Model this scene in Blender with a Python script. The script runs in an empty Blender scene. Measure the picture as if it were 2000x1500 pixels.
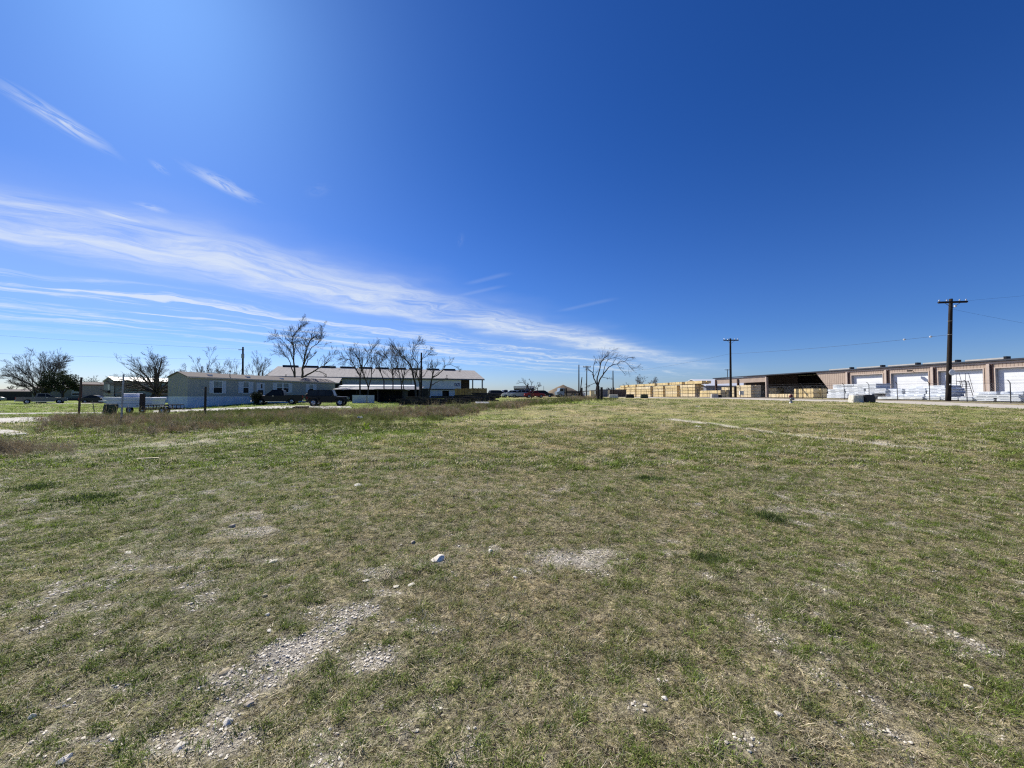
import bpy, bmesh, math, random
import numpy as np
from mathutils import Vector, Matrix
C = bpy.context.scene.collection
R = math.radians
# ------------------------------------------------------------------ camera
CAM_H = 1.55; F = 750.0; PITCH = math.atan(22/750.0)
cam_d = bpy.data.cameras.new('camera'); cam = bpy.data.objects.new('camera', cam_d); C.objects.link(cam)
cam_d.sensor_width = 36.0; cam_d.lens = 36.0*F/2000.0; cam_d.clip_start = 0.05; cam_d.clip_end = 9000
cam.location = (0, 0, CAM_H); cam.rotation_euler = (math.pi/2+PITCH, 0, 0)
bpy.context.scene.camera = cam
# ------------------------------------------------------------------ sun + sky
SUN_AZ, SUN_EL = R(-44), R(40)
S = Vector((math.sin(SUN_AZ)*math.cos(SUN_EL), math.cos(SUN_AZ)*math.cos(SUN_EL), math.sin(SUN_EL)))
sd = bpy.data.lights.new('sun', 'SUN'); sd.energy = 4.6; sd.angle = R(0.5); sd.color = (1.0, 0.95, 0.87)
sun = bpy.data.objects.new('sun', sd); C.objects.link(sun)
sun.rotation_euler = S.to_track_quat('Z', 'Y').to_euler(); sun.location = (-60, 60, 80)
bpy.context.scene.cycles.use_denoising = False; bpy.context.scene.cycles.filter_width = 1.2
vs = bpy.context.scene.view_settings
vs.view_transform = 'Standard'; vs.look = 'None'; vs.exposure = 0.55; vs.gamma = 1.0; vs.use_curve_mapping = False

world = bpy.data.worlds.new('World'); bpy.context.scene.world = world; world.use_nodes = True
wt = world.node_tree; wn = wt.nodes; wl = wt.links; wn.clear()
class E:                                   # small node-expression helper for the world tree
    def __init__(s, sock): s.s = sock
def _sock(v): return v.s if isinstance(v, E) else v
def mth(op, a, b=None, c=None, clamp=False):
    n = wn.new('ShaderNodeMath'); n.operation = op; n.use_clamp = clamp
    for i, v in enumerate((a, b, c)):
        if v is None: continue
        v = _sock(v)
        if isinstance(v, (int, float)): n.inputs[i].default_value = v
        else: wl.new(v, n.inputs[i])
    return E(n.outputs[0])
def add(a, b): return mth('ADD', a, b)
def sub(a, b): return mth('SUBTRACT', a, b)
def mul(a, b): return mth('MULTIPLY', a, b)
def div(a, b): return mth('DIVIDE', a, b)
def comb(x, y, z=0.0):
    n = wn.new('ShaderNodeCombineXYZ')
    for i, v in enumerate((x, y, z)):
        v = _sock(v)
        if isinstance(v, (int, float)): n.inputs[i].default_value = v
        else: wl.new(v, n.inputs[i])
    return n.outputs[0]
def sstep(x, a, b):                        # smoothstep a->b (a<b); reversed when a>b
    n = wn.new('ShaderNodeMapRange'); n.interpolation_type = 'SMOOTHSTEP'
    wl.new(_sock(x), n.inputs[0])
    if a < b: n.inputs[1].default_value, n.inputs[2].default_value, n.inputs[3].default_value, n.inputs[4].default_value = a, b, 0, 1
    else: n.inputs[1].default_value, n.inputs[2].default_value, n.inputs[3].default_value, n.inputs[4].default_value = b, a, 1, 0
    return E(n.outputs[0])
def wnoise(vec, scale, detail=5, rough=0.55, dist=0.0):
    n = wn.new('ShaderNodeTexNoise'); n.inputs['Scale'].default_value = scale; n.inputs['Detail'].default_value = detail
    n.inputs['Roughness'].default_value = rough; n.inputs['Distortion'].default_value = dist
    wl.new(vec, n.inputs['Vector']); return E(n.outputs[0])
tc = wn.new('ShaderNodeTexCoord'); sp = wn.new('ShaderNodeSeparateXYZ'); wl.new(tc.outputs['Generated'], sp.inputs[0])
dx, dy, dz = E(sp.outputs[0]), E(sp.outputs[1]), E(sp.outputs[2])
zc = mth('MAXIMUM', dz, 0.03)
gx, gy = div(dx, zc), div(dy, zc)
wob = wnoise(comb(gx, gy), 0.55, 3)        # slow wander of the streaks
wob2 = wnoise(comb(gx, gy, 4.0), 1.9, 4)
s_ = add(add(mul(sub(gx, gy), 0.7071), mul(sub(wob, 0.5), 1.5)), mul(sub(wob2, 0.5), 0.45)); v_ = mul(add(gx, gy), 0.7071)
sc = add(s_, mul(v_, 0.085))               # the bands drift slowly across
fine = wnoise(comb(mul(s_, 2.2), mul(v_, 0.62), 3.1), 1.5, 9, 0.62, 1.0)
broad = wnoise(comb(mul(s_, 0.9), mul(v_, 0.40), 7.7), 1.2, 5, 0.55, 0.6)
fib = wnoise(comb(mul(s_, 6.0), mul(v_, 1.2), 1.3), 1.5, 7, 0.66, 1.6)
strk = wnoise(comb(mul(s_, 1.25), mul(v_, 0.17), 5.2), 1.5, 6, 0.58, 0.7)
tex = add(add(mul(fine, 0.52), mul(broad, 0.42)), mul(fib, 0.16))
m1 = mul(sstep(sc, -4.55, -3.75), sstep(sc, -2.75, -3.5))
m1 = mul(m1, sstep(v_, 19.0, 5.0))
main = mul(m1, sstep(tex, 0.35, 0.72))
m2 = mul(sstep(sc, -11.5, -6.5), sstep(sc, -4.5, -5.2))
low = mul(mul(m2, sstep(v_, 30.0, 7.0)), sstep(add(mul(strk, 0.75), mul(fib, 0.25)), 0.46, 0.67))
def wisp(cx, cy, hx, hy, tilt, amt):
    ex = sub(gx, cx); ey = sub(gy, cy)
    c, s = math.cos(tilt), math.sin(tilt)
    ax = div(add(mul(ex, c), mul(ey, s)), hx); ay = div(sub(mul(ey, c), mul(ex, s)), hy)
    nn = wnoise(comb(mul(ax, 0.9), mul(ay, 0.8), cx*9), 1.6, 7, 0.6, 0.9)
    d = mth('SQRT', add(mul(ax, ax), mul(ay, ay)))
    d = add(d, mul(sub(nn, 0.5), 1.5))
    return mul(mul(sstep(d, 1.05, 0.1), sstep(nn, 0.36, 0.66)), amt)
wisps = wisp(-1.645, 1.37, 0.075, 0.25, 0.05, 1.0)
for a in ((-1.37, 1.80, 0.085, 0.22, -0.25, 0.9), (-2.2, 2.12, 0.06, 0.16, -0.6, 0.6), (-1.92, 2.02, 0.07, 0.10, -0.7, 0.5),
          (-1.55, 1.66, 0.03, 0.08, 0.3, 0.4), (-0.95, 1.85, 0.06, 0.12, 0.9, 0.1), (-0.33, 2.45, 0.03, 0.16, 0.2, 0.08)):
    wisps = add(wisps, wisp(*a))
def trail(px0, py0, px1, py1, wd, amt):    # faint straight trails
    def g(px, py):
        Z = 772-py; return ((px-1000)/Z, 750/Z)
    (x0, y0), (x1, y1) = g(px0, py0), g(px1, py1)
    L = math.hypot(x1-x0, y1-y0); ux, uy = (x1-x0)/L, (y1-y0)/L
    ex, ey = sub(gx, x0), sub(gy, y0)
    al = div(add(mul(ex, ux), mul(ey, uy)), L); ac = mth('ABSOLUTE', sub(mul(ex, uy), mul(ey, ux)))
    return mul(mul(mul(sstep(ac, wd, 0.0), sstep(al, 0.0, 0.35)), sstep(al, 1.05, 0.75)), amt)
trails = add(add(trail(900, 556, 1000, 530, .07, .10), trail(880, 580, 990, 555, .07, .10)), trail(1080, 610, 1210, 580, .10, .09))
cloud = add(add(add(mul(main, 1.0), mul(low, 0.95)), wisps), trails)
cloud = mul(cloud, sstep(dz, 0.0, 0.07))
veil = mul(mul(sstep(sc, -2.2, -3.2), sstep(sc, -9.0, -5.5)), mul(sstep(v_, 26.0, 6.0), 0.14))
cloud = mul(mth('MINIMUM', add(cloud, veil), 1.0), 0.76)
sky = wn.new('ShaderNodeTexSky'); sky.sky_type = 'NISHITA'; sky.sun_disc = False
sky.sun_elevation = SUN_EL; sky.sun_rotation = SUN_AZ
sky.altitude = 100; sky.air_density = 1.0; sky.dust_density = 0.48; sky.ozone_density = 2.2
hs = wn.new('ShaderNodeHueSaturation'); hs.inputs['Saturation'].default_value = 1.22; hs.inputs['Value'].default_value = 1.0
wl.new(sky.outputs[0], hs.inputs['Color'])
rp = wn.new('ShaderNodeValToRGB'); wl.new(_sock(dz), rp.inputs[0]); rp.color_ramp.interpolation = 'EASE'      # clear dry air: deep blue overhead, paler low down
for i, (p, c) in enumerate(((0.0, (.66, .84, 1.36)), (.16, (.46, .70, 1.22)), (.62, (.28, .58, 1.10)))):
    el = rp.color_ramp.elements[i] if i < 2 else rp.color_ramp.elements.new(p)
    el.position = p; el.color = (*c, 1)
mg = wn.new('ShaderNodeMixRGB'); mg.blend_type = 'MULTIPLY'; mg.inputs[0].default_value = 1; wl.new(hs.outputs[0], mg.inputs[1]); wl.new(rp.outputs[0], mg.inputs[2])
mx = wn.new('ShaderNodeMixRGB'); wl.new(_sock(cloud), mx.inputs[0]); wl.new(mg.outputs[0], mx.inputs[1])
mx.inputs[2].default_value = (8.9, 9.5, 10.0, 1)
bg = wn.new('ShaderNodeBackground'); bg.inputs[1].default_value = 0.063
wl.new(mx.outputs[0], bg.inputs[0])
wo = wn.new('ShaderNodeOutputWorld'); wl.new(bg.outputs[0], wo.inputs[0])

# ------------------------------------------------------------------ placing helpers: photo bearing + real depth -> point
def ray(px, py):
    a, b = (px-1000)/F, -(py-750)/F
    return a, math.cos(PITCH)-math.sin(PITCH)*b, math.sin(PITCH)+math.cos(PITCH)*b
def W(px, py, Y):
    a, y, z = ray(px, py); t = Y/y
    return Vector((a*t, Y, CAM_H+z*t))
def gpt(px, py, z=0.0):                    # where that ray meets height z
    a, y, dz_ = ray(px, py); t = (z-CAM_H)/dz_
    return a*t, y*t
# ------------------------------------------------------------------ numpy value noise
def _h(ix, iy, seed):
    n = (ix*374761393 + iy*668265263 + seed*974634777) & 0x7fffffff
    n = ((n ^ (n >> 13))*1274126177) & 0x7fffffff
    return ((n ^ (n >> 16)) & 0xffff)/65535.0
def vnoise(x, y, seed=0):
    x = np.asarray(x, float); y = np.asarray(y, float)
    ix = np.floor(x).astype(np.int64); iy = np.floor(y).astype(np.int64)
    fx = x-ix; fy = y-iy; fx = fx*fx*(3-2*fx); fy = fy*fy*(3-2*fy)
    a = _h(ix, iy, seed); b = _h(ix+1, iy, seed); c = _h(ix, iy+1, seed); d = _h(ix+1, iy+1, seed)
    return (a*(1-fx)+b*fx)*(1-fy)+(c*(1-fx)+d*fx)*fy
def fbm(x, y, seed=0, o=4):
    s = 0; a = 1; t = 0
    for i in range(o):
        s = s+a*vnoise(x*2**i, y*2**i, seed+i*17); t += a; a *= 0.55
    return s/t
def smooth(x, a, b):
    t = np.clip((x-a)/(b-a), 0, 1); return t*t*(3-2*t)
# ------------------------------------------------------------------ terrain height
CP = []
for px, Y, py in ((2000, 29.5, 800), (1850, 33, 793), (2000, 36, 788.5), (1680, 40, 785.7), (1850, 40.7, 783), (1375, 95, 775.2), (1205, 146, 774.7), (2000, 52.7, 779),
                  (1543, 38.5, 787), (1427, 69.6, 776.8), (1300, 78.6, 778.3), (1106, 52, 779), (1136, 52, 778.5), (1172, 46, 780),
                  (1230, 75, 776.8), (1258, 70, 778), (1038, 60, 780), (1000, 90, 776.5), (830, 44, 792), (970, 49, 784),
                  (365.5, 45.4, 797.6), (493, 53, 788), (547, 50, 790), (638, 44.4, 793.5), (710, 60, 784), (700, 50, 790), (222, 64, 787),
                  (83, 69, 789), (20, 80, 783.5), (180, 72, 787), (20, 95, 782), (800, 90, 777), (1600, 60, 777.5), (1750, 47, 781),
                  (1100, 95, 775), (850, 26, 817), (1000, 35, 798), (1100, 38, 789), (600, 32, 808), (300, 33, 808), (1500, 30, 795), (1700, 26, 804),
                  (1300, 40, 793), (1900, 20, 826)):
    p = W(px, py, Y); CP.append((p.x, p.y, p.z, 1.0))
for x in range(-30, 31, 6):
    for y in (-10, -4, 0, 4, 8, 12): CP.append((x, y, 0.0, 1.0))
for x, y in ((-30, 18), (-22, 18), (-15, 18), (-8, 18), (0, 18), (6, 18), (-40, 25), (-35, 30), (-60, 30), (-60, 50), (-90, 40), (-60, 10), (-100, 0), (60, 0), (60, 10)): CP.append((x, y, 0.0, 1.0))
for x, y in ((-300, 250), (-150, 250), (0, 250), (150, 250), (300, 250), (300, 60), (200, 60), (100, 60), (120, 120), (0, 500), (-300, 700), (400, 700), (0, 160), (60, 160), (-60, 160), (-500, 100), (600, 0)):
    CP.append((x, y, 1.05, 2.0))
CP = np.array(CP)
def height(X, Y):
    X = np.asarray(X, float); Y = np.asarray(Y, float); shp = X.shape
    x = X.ravel(); y = Y.ravel(); num = np.zeros_like(x); den = np.zeros_like(x)
    s2 = (1.5+0.05*np.hypot(x, y))**2
    for cx, cy, cz, w in CP:
        wgt = w/((x-cx)**2+(y-cy)**2+s2)**1.9
        num += wgt*cz; den += wgt
    return (num/den).reshape(shp)
def G(x, y): return float(height(np.array([x]), np.array([y]))[0])
# ------------------------------------------------------------------ mesh helpers
class MB:
    def __init__(s): s.v = []; s.f = []
    def quad(s, *p):
        n = len(s.v); s.v += [tuple(q) for q in p]; s.f.append(tuple(range(n, n+len(p)))); return s
    def box(s, x0, x1, y0, y1, z0, z1, b=0.0):
        n = len(s.v)
        s.v += [(x0, y0, z0), (x1, y0, z0), (x1, y1, z0), (x0, y1, z0), (x0, y0, z1), (x1, y0, z1), (x1, y1, z1), (x0, y1, z1)]
        for q in ((0, 3, 2, 1), (4, 5, 6, 7), (0, 1, 5, 4), (1, 2, 6, 5), (2, 3, 7, 6), (3, 0, 4, 7)): s.f.append(tuple(n+i for i in q))
        return s
    def prism(s, poly, secs):              # poly: (x,z) list; secs: list of (y, scale-to-centre)
        cx = sum(p[0] for p in poly)/len(poly); cz = sum(p[1] for p in poly)/len(poly); n0 = len(s.v); m = len(poly)
        for y, k in secs:
            for x, z in poly: s.v.append((cx+(x-cx)*(1-k), y, cz+(z-cz)*(1-k)))
        for j in range(len(secs)-1):
            for i in range(m):
                a = n0+j*m+i; b = n0+j*m+(i+1) % m
                s.f.append((a, b, b+m, a+m))
        s.f.append(tuple(range(n0+m-1, n0-1, -1))); k = n0+(len(secs)-1)*m; s.f.append(tuple(range(k, k+m)))
        return s
    def tube(s, pts, rad, n=6, cap=True):
        pts = [Vector(p) for p in pts]; n0 = len(s.v)
        if not hasattr(rad, '__len__'): rad = [rad]*len(pts)
        ref = Vector((0.31, 0.87, 0.38))
        for i, p in enumerate(pts):
            d = (pts[min(i+1, len(pts)-1)]-pts[max(i-1, 0)])
            if d.length < 1e-9: d = Vector((0, 0, 1))
            d.normalize(); rr = ref if abs(d.dot(ref)) < .95 else Vector((1, 0, 0))
            a = d.cross(rr).normalized(); b = d.cross(a)
            for k in range(n):
                t = 2*math.pi*k/n; q = p+(a*math.cos(t)+b*math.sin(t))*rad[i]; s.v.append((q.x, q.y, q.z))
        for i in range(len(pts)-1):
            for k in range(n):
                a = n0+i*n+k; b = n0+i*n+(k+1) % n; s.f.append((a, a+n, b+n, b))
        if cap and n > 2:
            s.f.append(tuple(range(n0, n0+n))); k = n0+(len(pts)-1)*n; s.f.append(tuple(range(k+n-1, k-1, -1)))
        return s
    def lathe(s, prof, n=16, axis='z', c=(0, 0, 0)):   # prof: (r, h)
        n0 = len(s.v); m = len(prof)
        for k in range(n):
            t = 2*math.pi*k/n
            for r, h in prof:
                a, b = r*math.cos(t), r*math.sin(t)
                p = (a, b, h) if axis == 'z' else ((a, h, b) if axis == 'y' else (h, a, b))
                s.v.append((p[0]+c[0], p[1]+c[1], p[2]+c[2]))
        for k in range(n):
            for i in range(m-1):
                a = n0+k*m+i; b = n0+((k+1) % n)*m+i
                s.f.append((a, b, b+1, a+1))
        return s
    def build(s, name, mat, parent=None, smooth=False, loc=None, rz=0.0):
        me = bpy.data.meshes.new(name); me.from_pydata(s.v, [], s.f); me.validate()
        bm = bmesh.new(); bm.from_mesh(me); bmesh.ops.recalc_face_normals(bm, faces=bm.faces); bm.to_mesh(me); bm.free()
        if smooth: me.polygons.foreach_set('use_smooth', [True]*len(me.polygons))
        if mat: me.materials.append(mat)
        o = bpy.data.objects.new(name, me); C.objects.link(o)
        if parent: o.parent = parent
        if loc is not None: o.location = loc
        o.rotation_euler = (0, 0, rz)
        return o
def tag(o, label, cat, group=None, kind=None):
    if label: o['label'] = label
    if cat: o['category'] = cat
    if group: o['group'] = group
    if kind: o['kind'] = kind
    return o
def thing(name, label, cat, loc, rz=0.0, group=None):
    o = bpy.data.objects.new(name, None); C.objects.link(o); o.empty_display_size = 0.3
    o.location = loc; o.rotation_euler = (0, 0, rz); return tag(o, label, cat, group)
def dup(root, loc, rz, label=None, group=None, scale=None):
    r = root.copy(); C.objects.link(r); r.location = loc; r.rotation_euler = (0, 0, rz)
    if label: r['label'] = label
    if group: r['group'] = group
    if scale: r.scale = scale
    for ch in list(root.children):
        c = ch.copy(); C.objects.link(c); c.parent = r
        for g in ch.children:
            d = g.copy(); C.objects.link(d); d.parent = c
    return r
# ------------------------------------------------------------------ materials
def mat(name, col, rough=0.7, var=0.12, scale=6.0, bump=0.0, metal=0.0, spec=0.3, col2=None, stretch=(1, 1, 1), coord='Object', lo=0.35, hi=0.65, detail=5):
    m = bpy.data.materials.new(name); m.use_nodes = True; nt = m.node_tree; nd = nt.nodes; ln = nt.links
    bs = nd['Principled BSDF']; bs.inputs['Roughness'].default_value = rough; bs.inputs['Metallic'].default_value = metal
    bs.inputs['Specular IOR Level'].default_value = spec
    t = nd.new('ShaderNodeTexCoord'); mp = nd.new('ShaderNodeMapping'); mp.inputs['Scale'].default_value = stretch
    ln.new(t.outputs[coord], mp.inputs[0])
    nz = nd.new('ShaderNodeTexNoise'); nz.inputs['Scale'].default_value = scale; nz.inputs['Detail'].default_value = detail; ln.new(mp.outputs[0], nz.inputs['Vector'])
    cr = nd.new('ShaderNodeValToRGB'); ln.new(nz.outputs[0], cr.inputs[0])
    c2 = col2 if col2 else tuple(min(1, c*(1+var)) for c in col); c1 = col if col2 else tuple(c*(1-var) for c in col)
    cr.color_ramp.elements[0].color = (*c1, 1); cr.color_ramp.elements[0].position = lo
    cr.color_ramp.elements[1].color = (*c2, 1); cr.color_ramp.elements[1].position = hi
    ln.new(cr.outputs[0], bs.inputs['Base Color'])
    if bump:
        b = nd.new('ShaderNodeBump'); b.inputs['Strength'].default_value = bump; b.inputs['Distance'].default_value = 0.02
        ln.new(nz.outputs[0], b.inputs['Height']); ln.new(b.outputs[0], bs.inputs['Normal'])
    return m
def ribbed(name, col, dark, freq, axis='X', rough=0.6, metal=0.0, width=0.25, strength=0.5, var=0.08):
    """panels with ribs or boards: grooves as colour joints + bump, with weathering noise"""
    m = mat(name, col, rough, var, 1.3, 0, metal); nt = m.node_tree; nd = nt.nodes; ln = nt.links; bs = nd['Principled BSDF']
    t = [n for n in nd if n.type == 'TEX_COORD'][0]; cr = [n for n in nd if n.type == 'VALTORGB'][0]
    s = nd.new('ShaderNodeSeparateXYZ'); ln.new(t.outputs['Object'], s.inputs[0])
    a = nd.new('ShaderNodeMath'); a.operation = 'MULTIPLY'; ln.new(s.outputs['XYZ'.index(axis)], a.inputs[0]); a.inputs[1].default_value = freq
    f = nd.new('ShaderNodeMath'); f.operation = 'FRACT'; ln.new(a.outputs[0], f.inputs[0])
    c = nd.new('ShaderNodeMath'); c.operation = 'LESS_THAN'; ln.new(f.outputs[0], c.inputs[0]); c.inputs[1].default_value = width
    mxx = nd.new('ShaderNodeMixRGB'); ln.new(c.outputs[0], mxx.inputs[0]); ln.new(cr.outputs[0], mxx.inputs[1]); mxx.inputs[2].default_value = (*dark, 1)
    ln.new(mxx.outputs[0], bs.inputs['Base Color'])
    b = nd.new('ShaderNodeBump'); b.invert = True; b.inputs['Strength'].default_value = strength; b.inputs['Distance'].default_value = 0.03
    ln.new(c.outputs[0], b.inputs['Height']); ln.new(b.outputs[0], bs.inputs['Normal'])
    return m
M = {}
M['bark'] = mat('bark', (0.062, 0.053, 0.048), 0.9, 0.3, 8, 0.5)
M['bark_pale'] = mat('bark_pale', (0.11, 0.095, 0.085), 0.9, 0.3, 8, 0.5)
M['twig'] = mat('twig', (0.14, 0.12, 0.108), 0.9, 0.2, 3)
M['creosote'] = mat('pole_wood', (0.018, 0.013, 0.011), 0.85, 0.35, 5, 0.4, stretch=(4, 4, 0.4))
M['postwood'] = mat('post_wood', (0.035, 0.028, 0.024), 0.85, 0.35, 7, 0.4, stretch=(4, 4, 0.5))
M['greywood'] = mat('grey_wood', (0.16, 0.15, 0.14), 0.85, 0.25, 7, 0.3, stretch=(4, 4, 0.5))
M['tie'] = mat('dark_timber', (0.024, 0.020, 0.017), 0.9, 0.5, 3, 0.5, col2=(0.16, 0.135, 0.11), lo=0.5, hi=0.75, stretch=(.3, 3, 3))
M['steel'] = mat('galvanised_steel', (0.30, 0.31, 0.33), 0.45, 0.15, 9, 0, 0.6)
M['steel_dark'] = mat('dark_steel', (0.05, 0.05, 0.055), 0.5, 0.2, 9, 0, 0.3)
M['white_metal'] = mat('white_metal', (0.72, 0.73, 0.74), 0.5, 0.06, 2)
M['concrete'] = mat('concrete', (0.42, 0.39, 0.34), 0.9, 0.16, 3, 0.3)
M['glass'] = mat('window_glass', (0.015, 0.018, 0.02), 0.2, 0.3, 1.2, spec=0.18)
M['black'] = mat('black_plastic', (0.012, 0.012, 0.014), 0.5, 0.2, 4)
M['tyre'] = mat('tyre_rubber', (0.015, 0.015, 0.015), 0.85, 0.2, 9)
M['rim'] = mat('wheel_rim', (0.45, 0.45, 0.46), 0.3, 0.1, 4, 0, 0.8)
M['redlens'] = mat('red_lens', (0.30, 0.015, 0.01), 0.25, 0.1, 4)
M['clearlens'] = mat('clear_lens', (0.6, 0.62, 0.62), 0.15, 0.1, 4)
M['chrome'] = mat('chrome', (0.6, 0.6, 0.62), 0.15, 0.05, 4, 0, 1.0)
M['insulator'] = mat('insulator', (0.55, 0.58, 0.62), 0.2, 0.1, 4)
# ------------------------------------------------------------------ what grows where
def gph(px, py):                           # where the bearing px,py meets the real terrain
    z = 0.0
    for _ in range(10):
        cx, cy = gpt(px, py, z)
        if cy < 0 or cy > 70: cy = 60.0; cx = (px-1000)/F*60
        z = .5*z+.5*G(cx, cy)
    return cx, cy
def spots(x, y, lst, wob=0.35, seed=50):
    out = np.zeros_like(x); w = fbm(x*2.2/(1+y*0.05), y*2.2/(1+y*0.05), seed, 3)-0.5
    for px, py, rx, ry, a in lst:
        cx, cy = gph(px, py); ex = rx/F*math.hypot(cy, CAM_H); y0 = gph(px, py-ry)[1] if py-ry > 776 else cy*1.5; ey = max(abs(y0-cy), 0.05)
        d = np.sqrt(((x-cx)/ex)**2+((y-cy)/ey)**2)+w*2*wob*2
        out = np.maximum(out, a*smooth(d, 1.15, 0.35))
    return out
BARE = [(500, 1040, 60, 16, .75), (400, 1085, 80, 13, .55), (560, 1270, 60, 38, 1.0), (450, 1330, 70, 30, .85), (730, 1285, 40, 26, .8), (1110, 1090, 75, 30, .9), (1030, 1115, 60, 14, .6),
        (640, 1200, 70, 22, .55), (530, 1098, 45, 12, .7), (760, 1160, 60, 14, .5), (380, 1440, 90, 40, .85), (120, 1370, 60, 22, .35), (1240, 1385, 40, 12, .4), (1400, 1460, 40, 12, .3),
        (110, 1000, 28, 4, .9), (480, 1010, 60, 10, .6), (330, 1110, 60, 10, .5), (850, 1230, 50, 12, .5), (1150, 1075, 50, 12, .9), (250, 1340, 60, 14, .6), (180, 1440, 70, 18, .7), (340, 866, 100, 13, .62), (150, 885, 90, 10, .4), (440, 845, 60, 7, .5), (870, 1100, 40, 14, .5), (960, 1075, 25, 14, .6), (1640, 966, 28, 5, .4),
        (1700, 862, 120, 3.5, .6), (1770, 874, 50, 2, .6), (1600, 848, 50, 2, .5), (560, 1150, 40, 10, .4), (700, 1010, 30, 8, .3), (1930, 1440, 50, 18, .3),
        (1130, 1360, 35, 10, .45), (60, 1470, 80, 22, .5), (1090, 1010, 60, 8, .35), (930, 960, 60, 5, .35), (840, 1380, 50, 16, .35), (640, 1440, 60, 20, .35)]
BARE += [(330+i*46, 1462-i*33, 46, 20, .85) for i in range(9)]
GREEN = [(650, 858, 110, 10, .9), (790, 845, 90, 8, .8), (450, 907, 110, 9, .8), (190, 972, 60, 6, .9), (50, 945, 70, 8, .8), (60, 1030, 90, 16, .5), (1000, 815, 120, 8, .35), (1150, 787, 130, 4, .8), (180, 860, 90, 7, .45), (560, 975, 90, 12, .3),
         (1200, 1110, 90, 30, .5), (500, 1260, 120, 25, .3), (1280, 1160, 140, 30, .3), (1660, 1100, 100, 25, .3), (140, 1150, 120, 40, .35), (1260, 1330, 120, 50, .35), (1460, 885, 40, 4, .7), (900, 1330, 80, 25, .3)]
RUT = [(1310, 818), (1380, 826), (1450, 836), (1520, 846), (1600, 855), (1690, 862), (1760, 872), (1850, 878)]
def ruts(x, y, w):
    out = np.zeros_like(x); P = [gph(px, py) for px, py in RUT]
    for (ax, ay), (bx, by) in zip(P[:-1], P[1:]):
        L2 = (bx-ax)**2+(by-ay)**2; t = np.clip(((x-ax)*(bx-ax)+(y-ay)*(by-ay))/L2, 0, 1)
        d = np.hypot(x-(ax+t*(bx-ax)), y-(ay+t*(by-ay))); out = np.maximum(out, smooth(d, w, w*0.25))
    return out
def fields(x, y):
    n1 = fbm(x*0.35, y*0.35, 3); n2 = fbm(x*1.7, y*1.7, 9, 5); n3 = fbm(x*6.0, y*6.0, 21, 3); n4 = fbm(x*0.09, y*0.09, 33)
    near = smooth(y, 14, 5)
    bare = np.maximum(spots(x, y, BARE), smooth(n2*0.45+n3*0.55, 0.55, 0.70)*0.6*near*(0.5+n1))
    bare = np.maximum(bare, ruts(x, y, 0.55)*(0.5+n3)*smooth(x, 4, 12))
    bare = np.clip(bare, 0, 1)
    green = np.clip(0.50+(n1-0.5)*1.3+(n2-0.5)*0.9+(n4-0.5)*0.5, 0, 1)
    brown = smooth(n4*0.6+n1*0.4, 0.50, 0.66)*0.5+spots(x, y, [(1000, 870, 260, 34, .8), (1250, 1000, 200, 40, .4), (1000, 940, 260, 40, .4), (1700, 800, 300, 5, .5), (150, 920, 150, 30, .5)], 0.5, 71)*0.6
    green = np.clip(green-brown*0.6-0.16*smooth(y, 9, 18)+0.34*smooth(x, 1.5, -6), 0, 1)
    bright = spots(x, y, GREEN)
    lawn = smooth(y-.75*(x+26)-31.0, -1.5, 2.0)*smooth(x, 4, -8)*smooth(y, 26, 31)      # kept lawn between the drives
    bright = np.maximum(bright*smooth(x, 14, 6), lawn*(0.45+0.7*n2))
    return bare, green, bright
def gcol(bare, green, bright, n):
    dry = np.array([0.31, 0.27, 0.155]); olive = np.array([0.120, 0.172, 0.030]); brt = np.array([0.140, 0.205, 0.028])
    c = dry[None]*(1-green[:, None])+olive[None]*green[:, None]
    c = c*(1-bright[:, None])+brt[None]*bright[:, None]
    return c*(1.16+0.50*n[:, None])
# ------------------------------------------------------------------ terrain sheet
def ticks(fine0, fine1, step, out0, out1, g=1.06):
    a = list(np.arange(fine0, fine1+1e-6, step)); s = step
    while a[-1] < out1: s = min(s*g, 300); a.append(a[-1]+s)
    s = step; b = []; x = fine0
    while x > out0: s = min(s*g, 300); x -= s; b.append(x)
    return np.array(b[::-1]+a)
tx = ticks(-8, 8, 0.06, -5000, 5000, 1.035); ty = ticks(1.2, 9.0, 0.06, -400, 6500, 1.03)
TX, TY = np.meshgrid(tx, ty)
TZ = height(TX, TY)
nearw = smooth(np.hypot(TX, TY), 30, 6)
TZ = TZ + nearw*((fbm(TX*3.2, TY*3.2, 5, 4)-0.5)*0.055+(fbm(TX*0.7, TY*0.7, 6, 2)-0.5)*0.06) - ruts(TX, TY, 0.5)*0.05
nx, ny = len(tx), len(ty)
co = np.stack([TX.ravel(), TY.ravel(), TZ.ravel()], 1).astype(np.float32)
idx = np.arange(nx*ny).reshape(ny, nx)
fa = np.stack([idx[:-1, :-1], idx[:-1, 1:], idx[1:, 1:], idx[1:, :-1]], -1).reshape(-1, 4).astype(np.int32)
me = bpy.data.meshes.new('ground'); me.vertices.add(len(co)); me.vertices.foreach_set('co', co.ravel())
me.loops.add(fa.size); me.loops.foreach_set('vertex_index', fa.ravel()); me.polygons.add(len(fa))
me.polygons.foreach_set('loop_start', np.arange(0, fa.size, 4, dtype=np.int32)); me.polygons.foreach_set('use_smooth', np.ones(len(fa), bool))
me.update(); me.validate()
bare, green, bright = fields(co[:, 0].astype(float), co[:, 1].astype(float))
gc = gcol(bare, green, bright, fbm(co[:, 0]*2, co[:, 1]*2, 77, 3))
nk = smooth(co[:, 1].astype(float), 16, 7)[:, None]*.75*(1-.55*smooth(co[:, 0].astype(float), 1, -5)[:, None])       # close by, the soil and dead thatch show between the blades
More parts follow.
